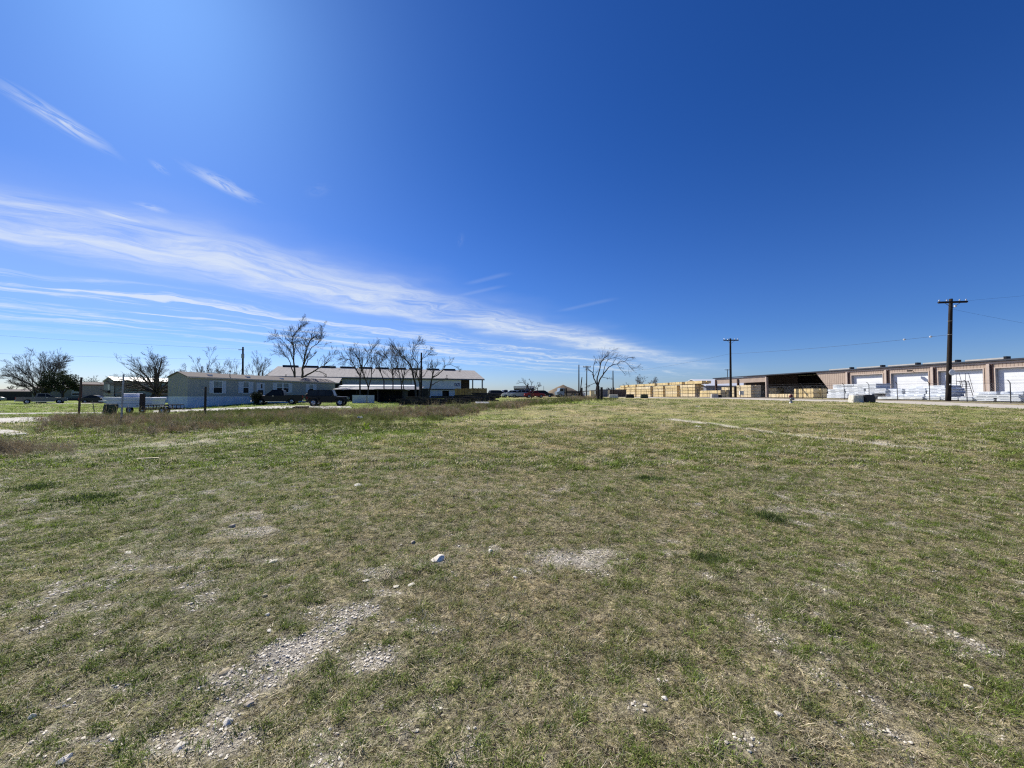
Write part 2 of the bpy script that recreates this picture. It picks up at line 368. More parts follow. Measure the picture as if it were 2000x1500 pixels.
gc = gc*(1+.14*smooth(co[:, 1].astype(float), 7, 14)[:, None])*(1-nk)+np.array([0.42, 0.375, 0.255])[None]*nk
at = me.attributes.new('grow', 'FLOAT_COLOR', 'POINT'); at.data.foreach_set('color', np.concatenate([gc, bare[:, None]], 1).astype(np.float32).ravel())
ground = bpy.data.objects.new('ground', me); C.objects.link(ground); tag(ground, 'mown winter grass field with bare gravelly soil', 'ground', kind='structure')
gm = bpy.data.materials.new('ground'); gm.use_nodes = True; nt = gm.node_tree; nd = nt.nodes; ln = nt.links; bs = nd['Principled BSDF']
bs.inputs['Roughness'].default_value = 0.95; bs.inputs['Specular IOR Level'].default_value = 0.1
an = nd.new('ShaderNodeAttribute'); an.attribute_name = 'grow'
tcg = nd.new('ShaderNodeTexCoord')
def gn(scale, det=6, ro=.6):
    n = nd.new('ShaderNodeTexNoise'); n.inputs['Scale'].default_value = scale; n.inputs['Detail'].default_value = det; n.inputs['Roughness'].default_value = ro
    ln.new(tcg.outputs['Object'], n.inputs['Vector']); return n
nf = gn(30, 6, .75); nm = gn(4.5, 8, .72); nb = gn(0.5, 8, .6)
crs = nd.new('ShaderNodeValToRGB'); ln.new(nf.outputs[0], crs.inputs[0]); e = crs.color_ramp.elements
e[0].color = (0.34, 0.30, 0.23, 1); e[0].position = 0.32; e[1].color = (0.93, 0.87, 0.74, 1); e[1].position = 0.66
vr = nd.new('ShaderNodeTexVoronoi'); vr.inputs['Scale'].default_value = 34; ln.new(tcg.outputs['Object'], vr.inputs['Vector'])
crv = nd.new('ShaderNodeValToRGB'); ln.new(vr.outputs['Color'], crv.inputs[0]); e = crv.color_ramp.elements; e[0].color = (0.8, 0.8, 0.8, 1); e[1].color = (1.25, 1.22, 1.18, 1)
soil = nd.new('ShaderNodeMixRGB'); soil.blend_type = 'MULTIPLY'; soil.inputs[0].default_value = 1; ln.new(crs.outputs[0], soil.inputs[1]); ln.new(crv.outputs[0], soil.inputs[2])
crt = nd.new('ShaderNodeValToRGB'); ln.new(nf.outputs[0], crt.inputs[0]); e = crt.color_ramp.elements; e[0].color = (0.16, 0.16, 0.15, 1); e[0].position = .40; e[1].color = (1.85, 1.83, 1.78, 1); e[1].position = .60
crm = nd.new('ShaderNodeValToRGB'); ln.new(nm.outputs[0], crm.inputs[0]); e = crm.color_ramp.elements; e[0].color = (0.62, 0.62, 0.62, 1); e[0].position = .33; e[1].color = (1.35, 1.30, 1.22, 1); e[1].position = .68
crb = nd.new('ShaderNodeValToRGB'); ln.new(nb.outputs[0], crb.inputs[0]); e = crb.color_ramp.elements; e[0].color = (0.78, 0.82, 0.80, 1); e[0].position = .36; e[1].color = (1.18, 1.12, 1.05, 1); e[1].position = .64
g1 = nd.new('ShaderNodeMixRGB'); g1.blend_type = 'MULTIPLY'; g1.inputs[0].default_value = 1; ln.new(an.outputs['Color'], g1.inputs[1]); ln.new(crt.outputs[0], g1.inputs[2])
g2 = nd.new('ShaderNodeMixRGB'); g2.blend_type = 'MULTIPLY'; g2.inputs[0].default_value = 1; ln.new(g1.outputs[0], g2.inputs[1]); ln.new(crm.outputs[0], g2.inputs[2])
g3 = nd.new('ShaderNodeMixRGB'); g3.blend_type = 'MULTIPLY'; g3.inputs[0].default_value = 1; ln.new(g2.outputs[0], g3.inputs[1]); ln.new(crb.outputs[0], g3.inputs[2])
fin = nd.new('ShaderNodeMixRGB'); ln.new(an.outputs['Alpha'], fin.inputs[0]); ln.new(g3.outputs[0], fin.inputs[1]); ln.new(soil.outputs[0], fin.inputs[2])
ln.new(fin.outputs[0], bs.inputs['Base Color'])
b1 = nd.new('ShaderNodeBump'); b1.inputs['Strength'].default_value = 1.0; b1.inputs['Distance'].default_value = 0.05; ln.new(nf.outputs[0], b1.inputs['Height'])
b2 = nd.new('ShaderNodeBump'); b2.inputs['Strength'].default_value = 0.7; b2.inputs['Distance'].default_value = 0.16; ln.new(nm.outputs[0], b2.inputs['Height']); ln.new(b1.outputs[0], b2.inputs['Normal'])
ln.new(b2.outputs[0], bs.inputs['Normal'])
me.materials.append(gm)
# bilinear look-up of the finished sheet so everything stands on it
def surf(x, y):
    x = np.asarray(x, float); y = np.asarray(y, float)
    i = np.clip(np.searchsorted(tx, x)-1, 0, nx-2); j = np.clip(np.searchsorted(ty, y)-1, 0, ny-2)
    fx = (x-tx[i])/(tx[i+1]-tx[i]); fy = (y-ty[j])/(ty[j+1]-ty[j])
    return (TZ[j, i]*(1-fx)+TZ[j, i+1]*fx)*(1-fy)+(TZ[j+1, i]*(1-fx)+TZ[j+1, i+1]*fx)*fy
def SG(x, y): return float(surf(np.array([x]), np.array([y]))[0])
def at_px(px, Y, sink=0.0):                # ground point on the photo bearing px at depth Y
    x = (px-1000)/F*Y; return Vector((x, Y, SG(x, Y)-sink))
# ------------------------------------------------------------------ roads and drives: thin sheets over the terrain
def strip(name, label, pts, mat_, lift=0.05, step=0.8, cat='road', nw=5, wob=0.0):
    """pts: list of (left edge xy, right edge xy)"""
    mb = MB(); rows = []
    L = []
    for (a, b), (c, d) in zip(pts[:-1], pts[1:]):
        n = max(1, int(math.hypot(c[0]-a[0], c[1]-a[1])/step))
        for i in range(n):
            t = i/n; L.append(((a[0]+(c[0]-a[0])*t, a[1]+(c[1]-a[1])*t), (b[0]+(d[0]-b[0])*t, b[1]+(d[1]-b[1])*t)))
    L.append(pts[-1]); X = []; Y = []
    for k, (a, b) in enumerate(L):
        w0 = wob*(float(vnoise(np.array([k*0.35]), np.array([1.5]), 4)[0])-.5); w1 = wob*(float(vnoise(np.array([k*0.4]), np.array([7.5]), 8)[0])-.5)
        for j in range(nw+1):
            t = j/nw*(1+w1-w0)+w0; X.append(a[0]+(b[0]-a[0])*t); Y.append(a[1]+(b[1]-a[1])*t)
    Z = surf(np.array(X), np.array(Y)); Z2 = Z.copy()
    for k in range(len(L)):                 # edge verts sink into the ground so that the sheet has a thickness
        for j in range(nw+1): Z2[k*(nw+1)+j] += -0.10 if j in (0, nw) else lift
    mb.v = [(x, y, z) for x, y, z in zip(X, Y, Z2)]
    for k in range(len(L)-1):
        for j in range(nw):
            a = k*(nw+1)+j; mb.f.append((a, a+1, a+nw+2, a+nw+1))
    o = mb.build(name, mat_); return tag(o, label, cat, kind='structure')
M['road'] = mat('road_concrete', (0.50, 0.45, 0.37), 0.92, 0.10, 1.2, 0.15)
M['dirt'] = mat('dirt_verge', (0.20, 0.165, 0.125), 0.95, 0.25, 2.5, 0.4)
M['gravel'] = mat('white_gravel', (0.52, 0.49, 0.42), 0.95, 0.2, 4, 0.4)
def upt(u, Y): return (u-0.16*Y, Y)
YY = [-10, 8, 16, 24, 32, 40, 50, 60, 70, 80, 95, 115, 140, 170, 200, 260]
strip('road', 'pale concrete road along the far edge of the field', [(upt(43.6, y), upt(50.2, y)) for y in YY], M['road'], 0.05)
strip('verge', 'bare dirt verge between the concrete road and the yard fence', [(upt(50.35, y), upt(53.0, y)) for y in YY], M['dirt'], 0.03, cat='verge')
strip('yard_ground', 'packed gravel yard under the lumber', [(upt(53.2, y), upt(100, y)) for y in YY[1:]], M['dirt'], 0.03, step=3, cat='yard', nw=14)
def gp(px, py, z=0.1): return gpt(px, py, z)
strip('driveway', 'pale gravel drive in front of the long grey mobile home', [(gp(300, 800.5), gp(300, 804.5)), (gp(365, 799.5), gp(365, 802)), (gp(450, 796, .2), gp(450, 800.5, .15)), (gp(520, 793, .3), gp(520, 799, .2)), (gp(600, 791.5, .32), gp(600, 799, .2)), (gp(680, 793.5, .3), gp(690, 798, .22))], M['gravel'], 0.05, cat='driveway', wob=.3)
strip('driveway', 'thin pale track crossing the lawn on the far left', [((-90, 33.2), (-90, 31.9)), (gp(0, 805.5), gp(0, 807.3)), (gp(205, 803.5), gp(205, 805.3))], M['gravel'], 0.05, cat='driveway')
strip('driveway', 'pale drive beside the parked tan pickup', [((-135, 68), (-133, 61)), ((-100, 66.5), (-99, 60.8)), ((-84, 66), (-84, 62.6)), ((-66, 62.6), (-66, 60.2))], M['gravel'], 0.05, cat='driveway')
strip('driveway', 'broad white gravel lane at the left edge nearest the field', [((-75, 29.0), (-75, 22.5)), (gp(0, 812.5), gp(0, 825)), (gp(90, 812), gp(90, 822)), (gp(200, 810.5), gp(195, 813.5)), (gp(310, 811.5), gp(310, 813.5))], M['gravel'], 0.05, cat='driveway', wob=.4)
strip('driveway', 'small white gravel patch left of the dead brush', [((-55, 20.6), (-55, 16.6)), (gp(-50, 832), gp(-50, 847)), (gp(15, 834), gp(15, 847)), (gp(52, 842), gp(52, 845))], M['gravel'], 0.05, cat='driveway', wob=.5)
# ------------------------------------------------------------------ grass tufts (instanced, one object)
rng = np.random.default_rng(7); rnd = random.Random(11)
def tuft_mesh(name, n, hgt, spread, wdt, lean, material, seed, curl=0.5):
    r = random.Random(seed); v = []; f = []
    for i in range(n):
        a = r.uniform(0, 6.283); rr = spread*math.sqrt(r.random()); bx, by = rr*math.cos(a), rr*math.sin(a)
        d = r.uniform(0, 6.283); h = hgt*r.uniform(.45, 1.1); l = h*lean*r.uniform(.3, 1.5); w = wdt*r.uniform(.6, 1.2)
        px_, py_ = -math.sin(d), math.cos(d); cx, cy = math.cos(d), math.sin(d); k = len(v)
        for t, wf in ((0, 1), (.55, .8), (1, .12)):
            q = l*(t**1.7); z = h*(t-curl*.45*t*t)-0.004; x0, y0 = bx+cx*q, by+cy*q
            v += [(x0-px_*w*wf/2, y0-py_*w*wf/2, z), (x0+px_*w*wf/2, y0+py_*w*wf/2, z)]
        f += [(k, k+1, k+3, k+2), (k+2, k+3, k+5, k+4)]
    m = bpy.data.meshes.new(name); m.from_pydata(v, [], f); m.materials.append(material)
    return m
def leafmat(name, trans=0.35, mult=1.0, attr='tint', fixed=None):
    m = bpy.data.materials.new(name); m.use_nodes = True; nt = m.node_tree; nd = nt.nodes; ln = nt.links; nd.clear()
    out = nd.new('ShaderNodeOutputMaterial'); df = nd.new('ShaderNodeBsdfDiffuse'); tr = nd.new('ShaderNodeBsdfTranslucent'); gl = nd.new('ShaderNodeBsdfGlossy'); gl.inputs['Roughness'].default_value = .45
    mxs = nd.new('ShaderNodeMixShader'); mxs.inputs[0].default_value = trans; ln.new(df.outputs[0], mxs.inputs[1]); ln.new(tr.outputs[0], mxs.inputs[2])
    m2_ = nd.new('ShaderNodeMixShader'); m2_.inputs[0].default_value = 0.02; ln.new(mxs.outputs[0], m2_.inputs[1]); ln.new(gl.outputs[0], m2_.inputs[2]); ln.new(m2_.outputs[0], out.inputs[0])
    if fixed: a = nd.new('ShaderNodeRGB'); a.outputs[0].default_value = (*fixed, 1); co_ = a.outputs[0]
    else: a = nd.new('ShaderNodeAttribute'); a.attribute_name = attr; a.attribute_type = 'INSTANCER'; co_ = a.outputs['Color']
    t = nd.new('ShaderNodeTexCoord'); nz = nd.new('ShaderNodeTexNoise'); nz.inputs['Scale'].default_value = 30 if not fixed else 9; ln.new(t.outputs['Object'], nz.inputs['Vector'])
    cr = nd.new('ShaderNodeValToRGB'); ln.new(nz.outputs[0], cr.inputs[0]); cr.color_ramp.elements[0].position = .35; cr.color_ramp.elements[1].position = .68
    cr.color_ramp.elements[0].color = (.5*mult, .52*mult, .5*mult, 1); cr.color_ramp.elements[1].color = (1.6*mult, 1.5*mult, 1.35*mult, 1)
    x = nd.new('ShaderNodeMixRGB'); x.blend_type = 'MULTIPLY'; x.inputs[0].default_value = 1; ln.new(co_, x.inputs[1]); ln.new(cr.outputs[0], x.inputs[2])
    ln.new(x.outputs[0], df.inputs[0]); ln.new(x.outputs[0], tr.inputs[0]); return m
def scatter(name, label, cat, P, rz, sc, tint, sources, tiltxy=None):
    """one object whose points carry copies of the source meshes (ground cover nobody could count)"""
    col = bpy.data.collections.new(name+'_sources')
    for i, s in enumerate(sources):
        o = bpy.data.objects.new('%s_source' % name, s); col.objects.link(o)
    m = bpy.data.meshes.new(name); m.vertices.add(len(P)); m.vertices.foreach_set('co', P.astype(np.float32).ravel())
    a = m.attributes.new('rot', 'FLOAT_VECTOR', 'POINT'); rt = np.zeros((len(P), 3), np.float32); rt[:, 2] = rz
    if tiltxy is not None: rt[:, 0] = tiltxy[:, 0]; rt[:, 1] = tiltxy[:, 1]
    a.data.foreach_set('vector', rt.ravel())
    a = m.attributes.new('size', 'FLOAT', 'POINT'); a.data.foreach_set('value', sc.astype(np.float32))
    a = m.attributes.new('tint', 'FLOAT_COLOR', 'POINT'); a.data.foreach_set('color', np.concatenate([tint, np.ones((len(P), 1))], 1).astype(np.float32).ravel())
    a = m.attributes.new('pick', 'INT', 'POINT'); a.data.foreach_set('value', rng.integers(0, len(sources), len(P)).astype(np.int32))
    o = bpy.data.objects.new(name, m); C.objects.link(o); tag(o, label, cat, kind='stuff')
    ng = bpy.data.node_groups.new(name, 'GeometryNodeTree'); ng.interface.new_socket('Geometry', in_out='INPUT', socket_type='NodeSocketGeometry'); ng.interface.new_socket('Geometry', in_out='OUTPUT', socket_type='NodeSocketGeometry')
    N = ng.nodes; Lk = ng.links; gi = N.new('NodeGroupInput'); go = N.new('NodeGroupOutput')
    ci = N.new('GeometryNodeCollectionInfo'); ci.inputs['Collection'].default_value = col; ci.inputs['Separate Children'].default_value = True; ci.inputs['Reset Children'].default_value = True
    iop = N.new('GeometryNodeInstanceOnPoints'); iop.inputs['Pick Instance'].default_value = True
    def na(nm, tp):
        n = N.new('GeometryNodeInputNamedAttribute'); n.data_type = tp; n.inputs['Name'].default_value = nm; return n.outputs['Attribute']
    Lk.new(gi.outputs[0], iop.inputs['Points']); Lk.new(ci.outputs[0], iop.inputs['Instance'])
    Lk.new(na('pick', 'INT'), iop.inputs['Instance Index']); Lk.new(na('size', 'FLOAT'), iop.inputs['Scale'])
    e2r = N.new('FunctionNodeEulerToRotation'); Lk.new(na('rot', 'FLOAT_VECTOR'), e2r.inputs[0]); Lk.new(e2r.outputs[0], iop.inputs['Rotation'])
    Lk.new(iop.outputs[0], go.inputs[0])
    md = o.modifiers.new('scatter', 'NODES'); md.node_group = ng
    return o
GM = leafmat('grass_blade', 0.4)
def wedge(y0, y1, dens, margin=1.2):
    A = (1.36*(y0+y1)+2*margin)*(y1-y0); n = int(A*dens)
    y = np.sqrt(rng.random(n)*((y1+.5)**2-(y0+.5)**2)+(y0+.5)**2)-.5; x = (rng.random(n)*2-1)*(1.36*y+margin)
    return x, y
def offroad(x, y):
    u = x+0.16*y; return (u < 43.2)
SRC_A = [tuft_mesh('tuft', 15, .036, .034, .0042, 1.3, GM, 100+i) for i in range(5)]+[tuft_mesh('tuft', 10, .058, .032, .0036, 1.1, GM, 130+i) for i in range(2)]+[tuft_mesh('tuft', 6, .022, .055, .0034, 2.6, GM, 160+i, .9) for i in range(3)]
SRC_B = [tuft_mesh('tuft', 26, .050, .11, .0085, 1.3, GM, 200+i) for i in range(5)]
SRC_C = [tuft_mesh('tuft', 26, .07, .28, .022, 1.3, GM, 240+i) for i in range(4)]
def grass(name, label, bands, src):
    PX, PY, SZ = [], [], []
    for y0, y1, d, s in bands:
        x, y = wedge(y0, y1, d); PX.append(x); PY.append(y); SZ.append(np.full(len(x), s))
    x = np.concatenate(PX); y = np.concatenate(PY); s = np.concatenate(SZ)
    k = offroad(x, y); x, y, s = x[k], y[k], s[k]
    b, g, br = fields(x, y)
    cf = np.clip(9-y*.25, 2.5, 9) if False else (12.0 if bands[0][0] < 6 else (3.2 if bands[0][0] < 18 else 1.3)); clump = fbm(x*cf, y*cf, 41, 3)
    k = (rng.random(len(x)) > b*1.02) & (rng.random(len(x)) < 0.38+.35*smooth(x, 1, -5)+1.3*smooth(clump, .34, .58)); x, y, s, b, g, br, clump = [q[k] for q in (x, y, s, b, g, br, clump)]
    n = rng.random(len(x)); g2 = np.clip(g+(rng.random(len(x))-.5)*.9+(clump-.5)*.8, 0, 1)
    g2 = np.clip(g2+smooth(clump, .42, .62)*.45-.02, 0, 1)
    c = gcol(b, g2, np.clip(br+(rng.random(len(x))-.5)*.3*(br > 0.05), 0, 1), n)*(.62+.85*rng.random(len(x))**1.5)[:, None]
    straw = rng.random(len(x)) < 0.20; c[straw] = np.array([.60, .55, .41])*(0.7+.5*n[straw, None])
    z = surf(x, y)
    P = np.stack([x, y, z], 1); tl = (rng.random((len(x), 2))-.5)*.5
    return scatter(name, label, 'grass', P, rng.random(len(x))*6.283, s*(.6+.6*rng.random(len(x)))*(.7+.8*smooth(clump, .4, .66)), c, src, tl)
grass('grass', 'short patchy winter grass of the near field', [(0.9, 3.2, 1900, 0.62), (3.2, 5, 1250, .72), (5, 8, 620, 1.0)], SRC_A)
grass('grass', 'grass farther out across the middle of the field', [(8, 12, 110, 1.2), (12, 20, 42, 1.6)], SRC_B)
grass('grass', 'grass toward the far edge of the field', [(20, 34, 7.0, 1.0), (34, 60, 2.2, 1.3)], SRC_C)

# flat dead thatch lying between the living tufts
SRC_T = [tuft_mesh('thatch', 13, .012, .055, .0032, 3.2, GM, 600+i, 1.4) for i in range(4)]
px_, py_, sz_ = [], [], []
for y0, y1, d, s in ((.9, 3.2, 1500, 1.0), (3.2, 5.5, 800, 1.3), (5.5, 10, 260, 2.0)):
    a, b = wedge(y0, y1, d); px_.append(a); py_.append(b); sz_.append(np.full(len(a), s))
x = np.concatenate(px_); y = np.concatenate(py_); s = np.concatenate(sz_); b, g, br_ = fields(x, y)
k = rng.random(len(x)) > b*.9; x, y, s = x[k], y[k], s[k]; n = len(x); t = rng.random(n)
c = np.array([.62, .56, .41])[None]*(.35+.95*t**1.2)[:, None]; c[rng.random(n) < .22] = np.array([.13, .10, .065]); c[rng.random(n) < .18] = np.array([.15, .20, .04])
scatter('thatch', 'dead straw-coloured thatch lying between the grass tufts', 'thatch', np.stack([x, y, surf(x, y)+.001], 1), rng.random(n)*6.283, s*(.7+.6*rng.random(n)), c, SRC_T, (rng.random((n, 2))-.5)*.3)
# ================================================================== buildings
def vec2(a): return Vector((math.cos(a), math.sin(a), 0))
# ---- materials
M['tan_rib'] = ribbed('tan_ribbed_wall', (0.47, 0.37, 0.29), (0.33, 0.25, 0.195), 2.6, 'X', width=.25, strength=.5)
M['tan_trim'] = mat('tan_trim', (0.58, 0.47, 0.39), 0.55, 0.08, 2)
M['ventgrey'] = mat('vent_pale', (.50, .48, .44), .6, .08, 2)
M['brown_dark'] = mat('dark_brown_and_shade', (0.09, 0.05, 0.04), 0.6, 0.15, 3)
M['roof_edge'] = mat('dark_roof_edge', (0.045, 0.05, 0.065), 0.5, 0.15, 2)
M['doorpanel'] = ribbed('white_overhead_door', (0.84, 0.86, 0.86), (0.70, 0.72, 0.73), 1.9, 'Z', width=.05, strength=.5, var=.05)
M['jamb'] = mat('door_jamb_grey', (0.30, 0.31, 0.33), 0.7, 0.1, 2)
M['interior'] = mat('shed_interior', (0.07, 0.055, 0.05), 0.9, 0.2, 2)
# ---------------- long tan warehouse along the yard (local x runs away from the camera along the road, -y goes inside)
ANG = math.atan2(0.987, -0.158); BU = 78.7
def face_x(u, px):                         # how far along the direction a bearing px meets the line X+0.16Y=u
    Y = u/((px-1000)/F+0.16); return Y
def bl(px, u=BU): return (face_x(u, px)-face_x(BU, 2000))/0.987      # local x for a bearing on the face
Y0 = face_x(BU, 2000); base = Vector((BU-0.16*Y0, Y0, 1.0))
WH = thing('warehouse', 'long tan ribbed metal warehouse with white overhead doors and an open-fronted bay', 'warehouse', base, ANG)
EV = 5.45; x_end = bl(1398); x_can = bl(1497); x_wall = bl(1618); x_wallt = bl(1594)
bays = [-20.4, -13.7, -7.0] + [bl(p) for p in (1933, 1823, 1732, 1656)]
bays = [-17.0, -10.2] + [bl(p) for p in (1933, 1823, 1732, 1656)]
# door openings (x0, x1)
doors = [(-16.2, -11.2), (-8.2+0.0, bl(1946)-0.0), (bl(1921), bl(1834)), (bl(1814), bl(1741.5)), (bl(1724.7), bl(1664))]
doors[1] = (bl(1946)-5.3, bl(1946))
DT = 4.42; RC = 0.40
w = MB(); xs = -18.0
for x0, x1 in doors:
    w.box(xs, x0, -0.2, 0, -1.2, EV); w.box(x0, x1, -0.2, 0, DT, EV); xs = x1
w.box(xs, x_wall, -0.2, 0, -1.2, EV)
w.prism([(x_wall, -1.2), (x_wall+.01, -1.2), (x_wall+.01, 1.9), (x_wallt, EV), (x_wall, EV)], [(-.2, 0), (0, 0)])  # slanted edge shapes the diagonal shadow line into the wall itself
w.build('wall', M['tan_rib'], WH)
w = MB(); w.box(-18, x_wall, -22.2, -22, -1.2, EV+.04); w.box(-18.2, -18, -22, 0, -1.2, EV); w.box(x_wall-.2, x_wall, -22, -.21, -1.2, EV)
w.box(x_wall+.01, x_can+10, -16.2, -16, -1.2, EV+.38); w.box(x_can+.01, x_end-.4, -9.2, -9, -1.2, EV+.55); w.build('rear_wall', M['interior'], WH)  # nearer dark wall under the canopy is added to keep that space dark
r = MB(); k = 1.6/11
r.prism([(-18.6, 0), (x_end+.8, 0), (x_end+.8, .12), (-18.6, .12)], [(0, 0), (.01, 0)])
r.v = []; r.f = []
for (ya, za, yb, zb) in ((.22, EV+.08, -11, EV+.72), (-11, EV+.72, -22.5, EV+.1)):
    n = len(r.v); r.v += [(-18.6, ya, za), (x_end+.8, ya, za), (x_end+.8, yb, zb), (-18.6, yb, zb)]+[(-18.6, ya, za+.12), (x_end+.8, ya, za+.12), (x_end+.8, yb, zb+.12), (-18.6, yb, zb+.12)]
    for q in ((0, 3, 2, 1), (4, 5, 6, 7), (0, 1, 5, 4), (1, 2, 6, 5), (2, 3, 7, 6), (3, 0, 4, 7)): r.f.append(tuple(n+i for i in q))
r.build('roof', M['roof_edge'], WH)
MB().box(-18.6, x_end+.85, .23, .33, EV+.0, EV+.24).build('gutter', M['roof_edge'], WH)
MB().box(-18, x_wallt-.4, .003, .10, EV-.34, EV-.08).build('eave_trim', M['tan_trim'], WH)
for i, x in enumerate(bays):
    MB().box(x-.16, x+.16, .004, .26, -1.2, EV-.35).build('downspout', M['tan_trim'], WH)
    MB().box(x-.42, x-.17, .004, .10, -1.2, EV-.35).build('shadow_strip', M['brown_dark'], WH)  # dark strip standing in for the shadow the downspout casts
for x0, x1 in doors:
    d = MB().box(x0, x1, -RC-.08, -RC, -1.2, DT).build('overhead_door', M['doorpanel'], WH)
    j = MB(); j.box(x0-.02, x0+.04, -RC, .01, -1.2, DT); j.box(x1-.04, x1+.02, -RC, .01, -1.2, DT); j.box(x0+.04, x1-.04, -RC, .01, DT-.04, DT+.02); j.build('door_jamb', M['jamb'], d)
    t = MB(); t.box(x0-.14, x0-.02, .012, .05, -1.2, DT+.16); t.box(x1+.02, x1+.14, .012, .05, -1.2, DT+.16); t.box(x0-.02, x1+.02, .012, .05, DT+.02, DT+.16); t.build('door_trim', M['tan_trim'], d)
# canopy section: fascia panel on posts
MB().box(x_can, x_end, -.12, .0, EV-1.55, EV-.1).build('fascia_panel', M['tan_rib'], WH)
MB().box(x_can-.1, x_end, .003, .10, EV-.34, EV-.08).build('eave_trim', M['tan_trim'], WH)
for x in (x_can-.15, bl(1442), x_end-.2): MB().box(x-.15, x+.15, -.3, .28, -1.2, EV-.36).build('post', M['brown_dark'] if x > x_can else M['tan_trim'], WH)
for x in (x_can-.3, x_can+8, x_can+16, x_end-.3): MB().box(x-.12, x+.12, -15.5, -15.2, -1.2, EV).build('post', M['brown_dark'], WH)
for px in (1652, 1711, 1778, 1854, 1947):
    x = bl(px, BU+10.5); g = MB().box(x-2.5, x+2.2, -11.3, -10.5, EV+.80, EV+1.22).build('ridge_vent', M['ventgrey'], WH)
    MB().box(x-2.85, x-2.51, -11.35, -10.45, EV+.75, EV+1.38).build('vent_cap', M['black'], g)
g = thing('floodlight', 'small dark floodlight under the eave between two white doors', 'light', WH.matrix_world @ Vector((0, 0, 0)))
def onwh(x, y, z): return base + Matrix.Rotation(ANG, 3, 'Z') @ Vector((x, y, z))
g.location = onwh(bl(1783), .3, EV-.75); g.rotation_euler = (0, 0, ANG)
MB().box(-.25, .25, .1, .5, -.12, .12).build('lamp_head', M['black'], g); MB().tube([(0, -.28, .1), (0, .2, .05)], .04).build('bracket', M['black'], g)
# ---------------- white warehouse behind the lumber
wb = base + Matrix.Rotation(ANG, 3, 'Z') @ Vector((0, 0, 0))
WB = thing('metal_building', 'white-roofed grey metal building glimpsed between the lumber and the tan warehouse', 'building', Vector((80.5, 136, 1.0)), R(10))
MB().box(-13, 16, 0, 14, -1, 3.9).build('wall', mat('grey_wall', (.27, .28, .31), .7, .08, 2), WB)
r = MB(); r.prism([(-1, 3.7), (7, 6.2), (15, 3.7), (15, 3.95), (7, 6.45), (-1, 3.95)], [(-14, 0), (17, 0)]); r.v = [(y, x, z) for x, y, z in r.v]
r.build('roof', M['white_metal'], WB)
MB().box(-4, 1, 6.6, 7.4, 6.4, 6.9).build('ridge_vent', M['black'], WB)

# ---------------- long white-roofed warehouse on the left
M['roof_white'] = ribbed('weathered_white_roof', (0.41, 0.385, 0.35), (0.34, 0.31, 0.285), 1.1, 'X', rough=.95, width=.08, strength=.2, var=.12)
M['roof_white'].node_tree.nodes['Principled BSDF'].inputs['Specular IOR Level'].default_value = .05
M['bluegrey'] = ribbed('bluegrey_wall', (0.34, 0.37, 0.44), (0.26, 0.29, 0.36), 2.2, 'X', width=.2, strength=.4)
M['signband'] = mat('pale_sign_band', (0.50, 0.52, 0.60), .6, .06, 1)
M['white_wall'] = ribbed('white_lower_wall', (0.50, 0.51, 0.53), (0.40, 0.41, 0.43), 2.0, 'X', width=.2, strength=.3)
A2 = math.atan2(0.336, 0.942)             # direction to the right-far end; local x goes leftwards-negative
pe = Vector((-8.9, 115, 1.0))
LW = thing('warehouse', 'long warehouse with weathered white roof, row of dark ridge vents and a numbered sign band', 'warehouse', pe, A2)
def lx(px, yoff=0.0):                      # local x on the line parallel to the front at local y=yoff
    a = (px-1000)/F; ox = pe.x-0.336*yoff; oy = pe.y+0.942*yoff
    return (a*oy-ox)/(0.942-a*0.336)
EZ = 5.3; XL = -56; RZ = 8.5
r = MB(); r.prism([(-.8, EZ-.1), (12, RZ), (25, EZ-.1), (25, EZ+.1), (12, RZ+.2), (-.8, EZ+.1)], [(XL, 0), (.5, 0)]); r.v = [(y, x, z) for x, y, z in r.v]
r.build('roof', M['roof_white'], LW)
r = MB(); xq = lx(668); r.prism([(-.82, EZ-.35), (-9, 3.4), (-9, 3.6), (-.82, EZ-.12)], [(XL, 0), (xq, 0)]); r.v = [(y, x, z) for x, y, z in r.v]
r.build('lean_to_roof', M['roof_white'], LW)
MB().box(XL, .45, -.95, -.81, EZ-.30, EZ-.1).build('eave_trim', M['roof_edge'], LW)
xw = lx(900)
MB().box(xq, xw-14, 0, .2, -1.2, EZ-.3).build('wall', M['bluegrey'], LW)
MB().box(XL+.5, XL+.8, .2, 24, -1.2, EZ).build('end_wall', M['bluegrey'], LW)
MB().box(XL+.5, xw, 23.6, 23.8, -1.2, EZ).build('rear_wall', M['bluegrey'], LW)
MB().box(xw-14, xw-.02, -.35, .2, 2.4, EZ-.31).build('sign_band', M['signband'], LW)
MB().box(xw-30, xw, -.42, -.05, 2.14, 2.4).build('band_trim', M['roof_edge'], LW)
xd0, xd1 = lx(864), lx(877)
w = MB(); w.box(xw-14, xd0, 0, .19, -1.2, 2.13); w.box(xd0, xd1, 0, .19, 1.9, 2.13); w.box(xd1, xw, 0, .19, -1.2, 2.13); w.build('lower_wall', M['white_wall'], LW)
MB().box(xd0, xd1, 2.0, 2.1, -1.2, 1.9).build('dark_opening', M['black'], LW)
MB().box(lx(888), lx(895), -.05, 0, -.8, 1.0).build('door', M['white_metal'], LW)
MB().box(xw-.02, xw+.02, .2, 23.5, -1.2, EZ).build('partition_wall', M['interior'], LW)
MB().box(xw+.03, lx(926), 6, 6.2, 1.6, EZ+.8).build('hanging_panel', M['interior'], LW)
MB().box(lx(907, 5), lx(915, 5), 5.7, 5.9, 1.0, 2.6).build('opening_panel', M['white_metal'], LW)
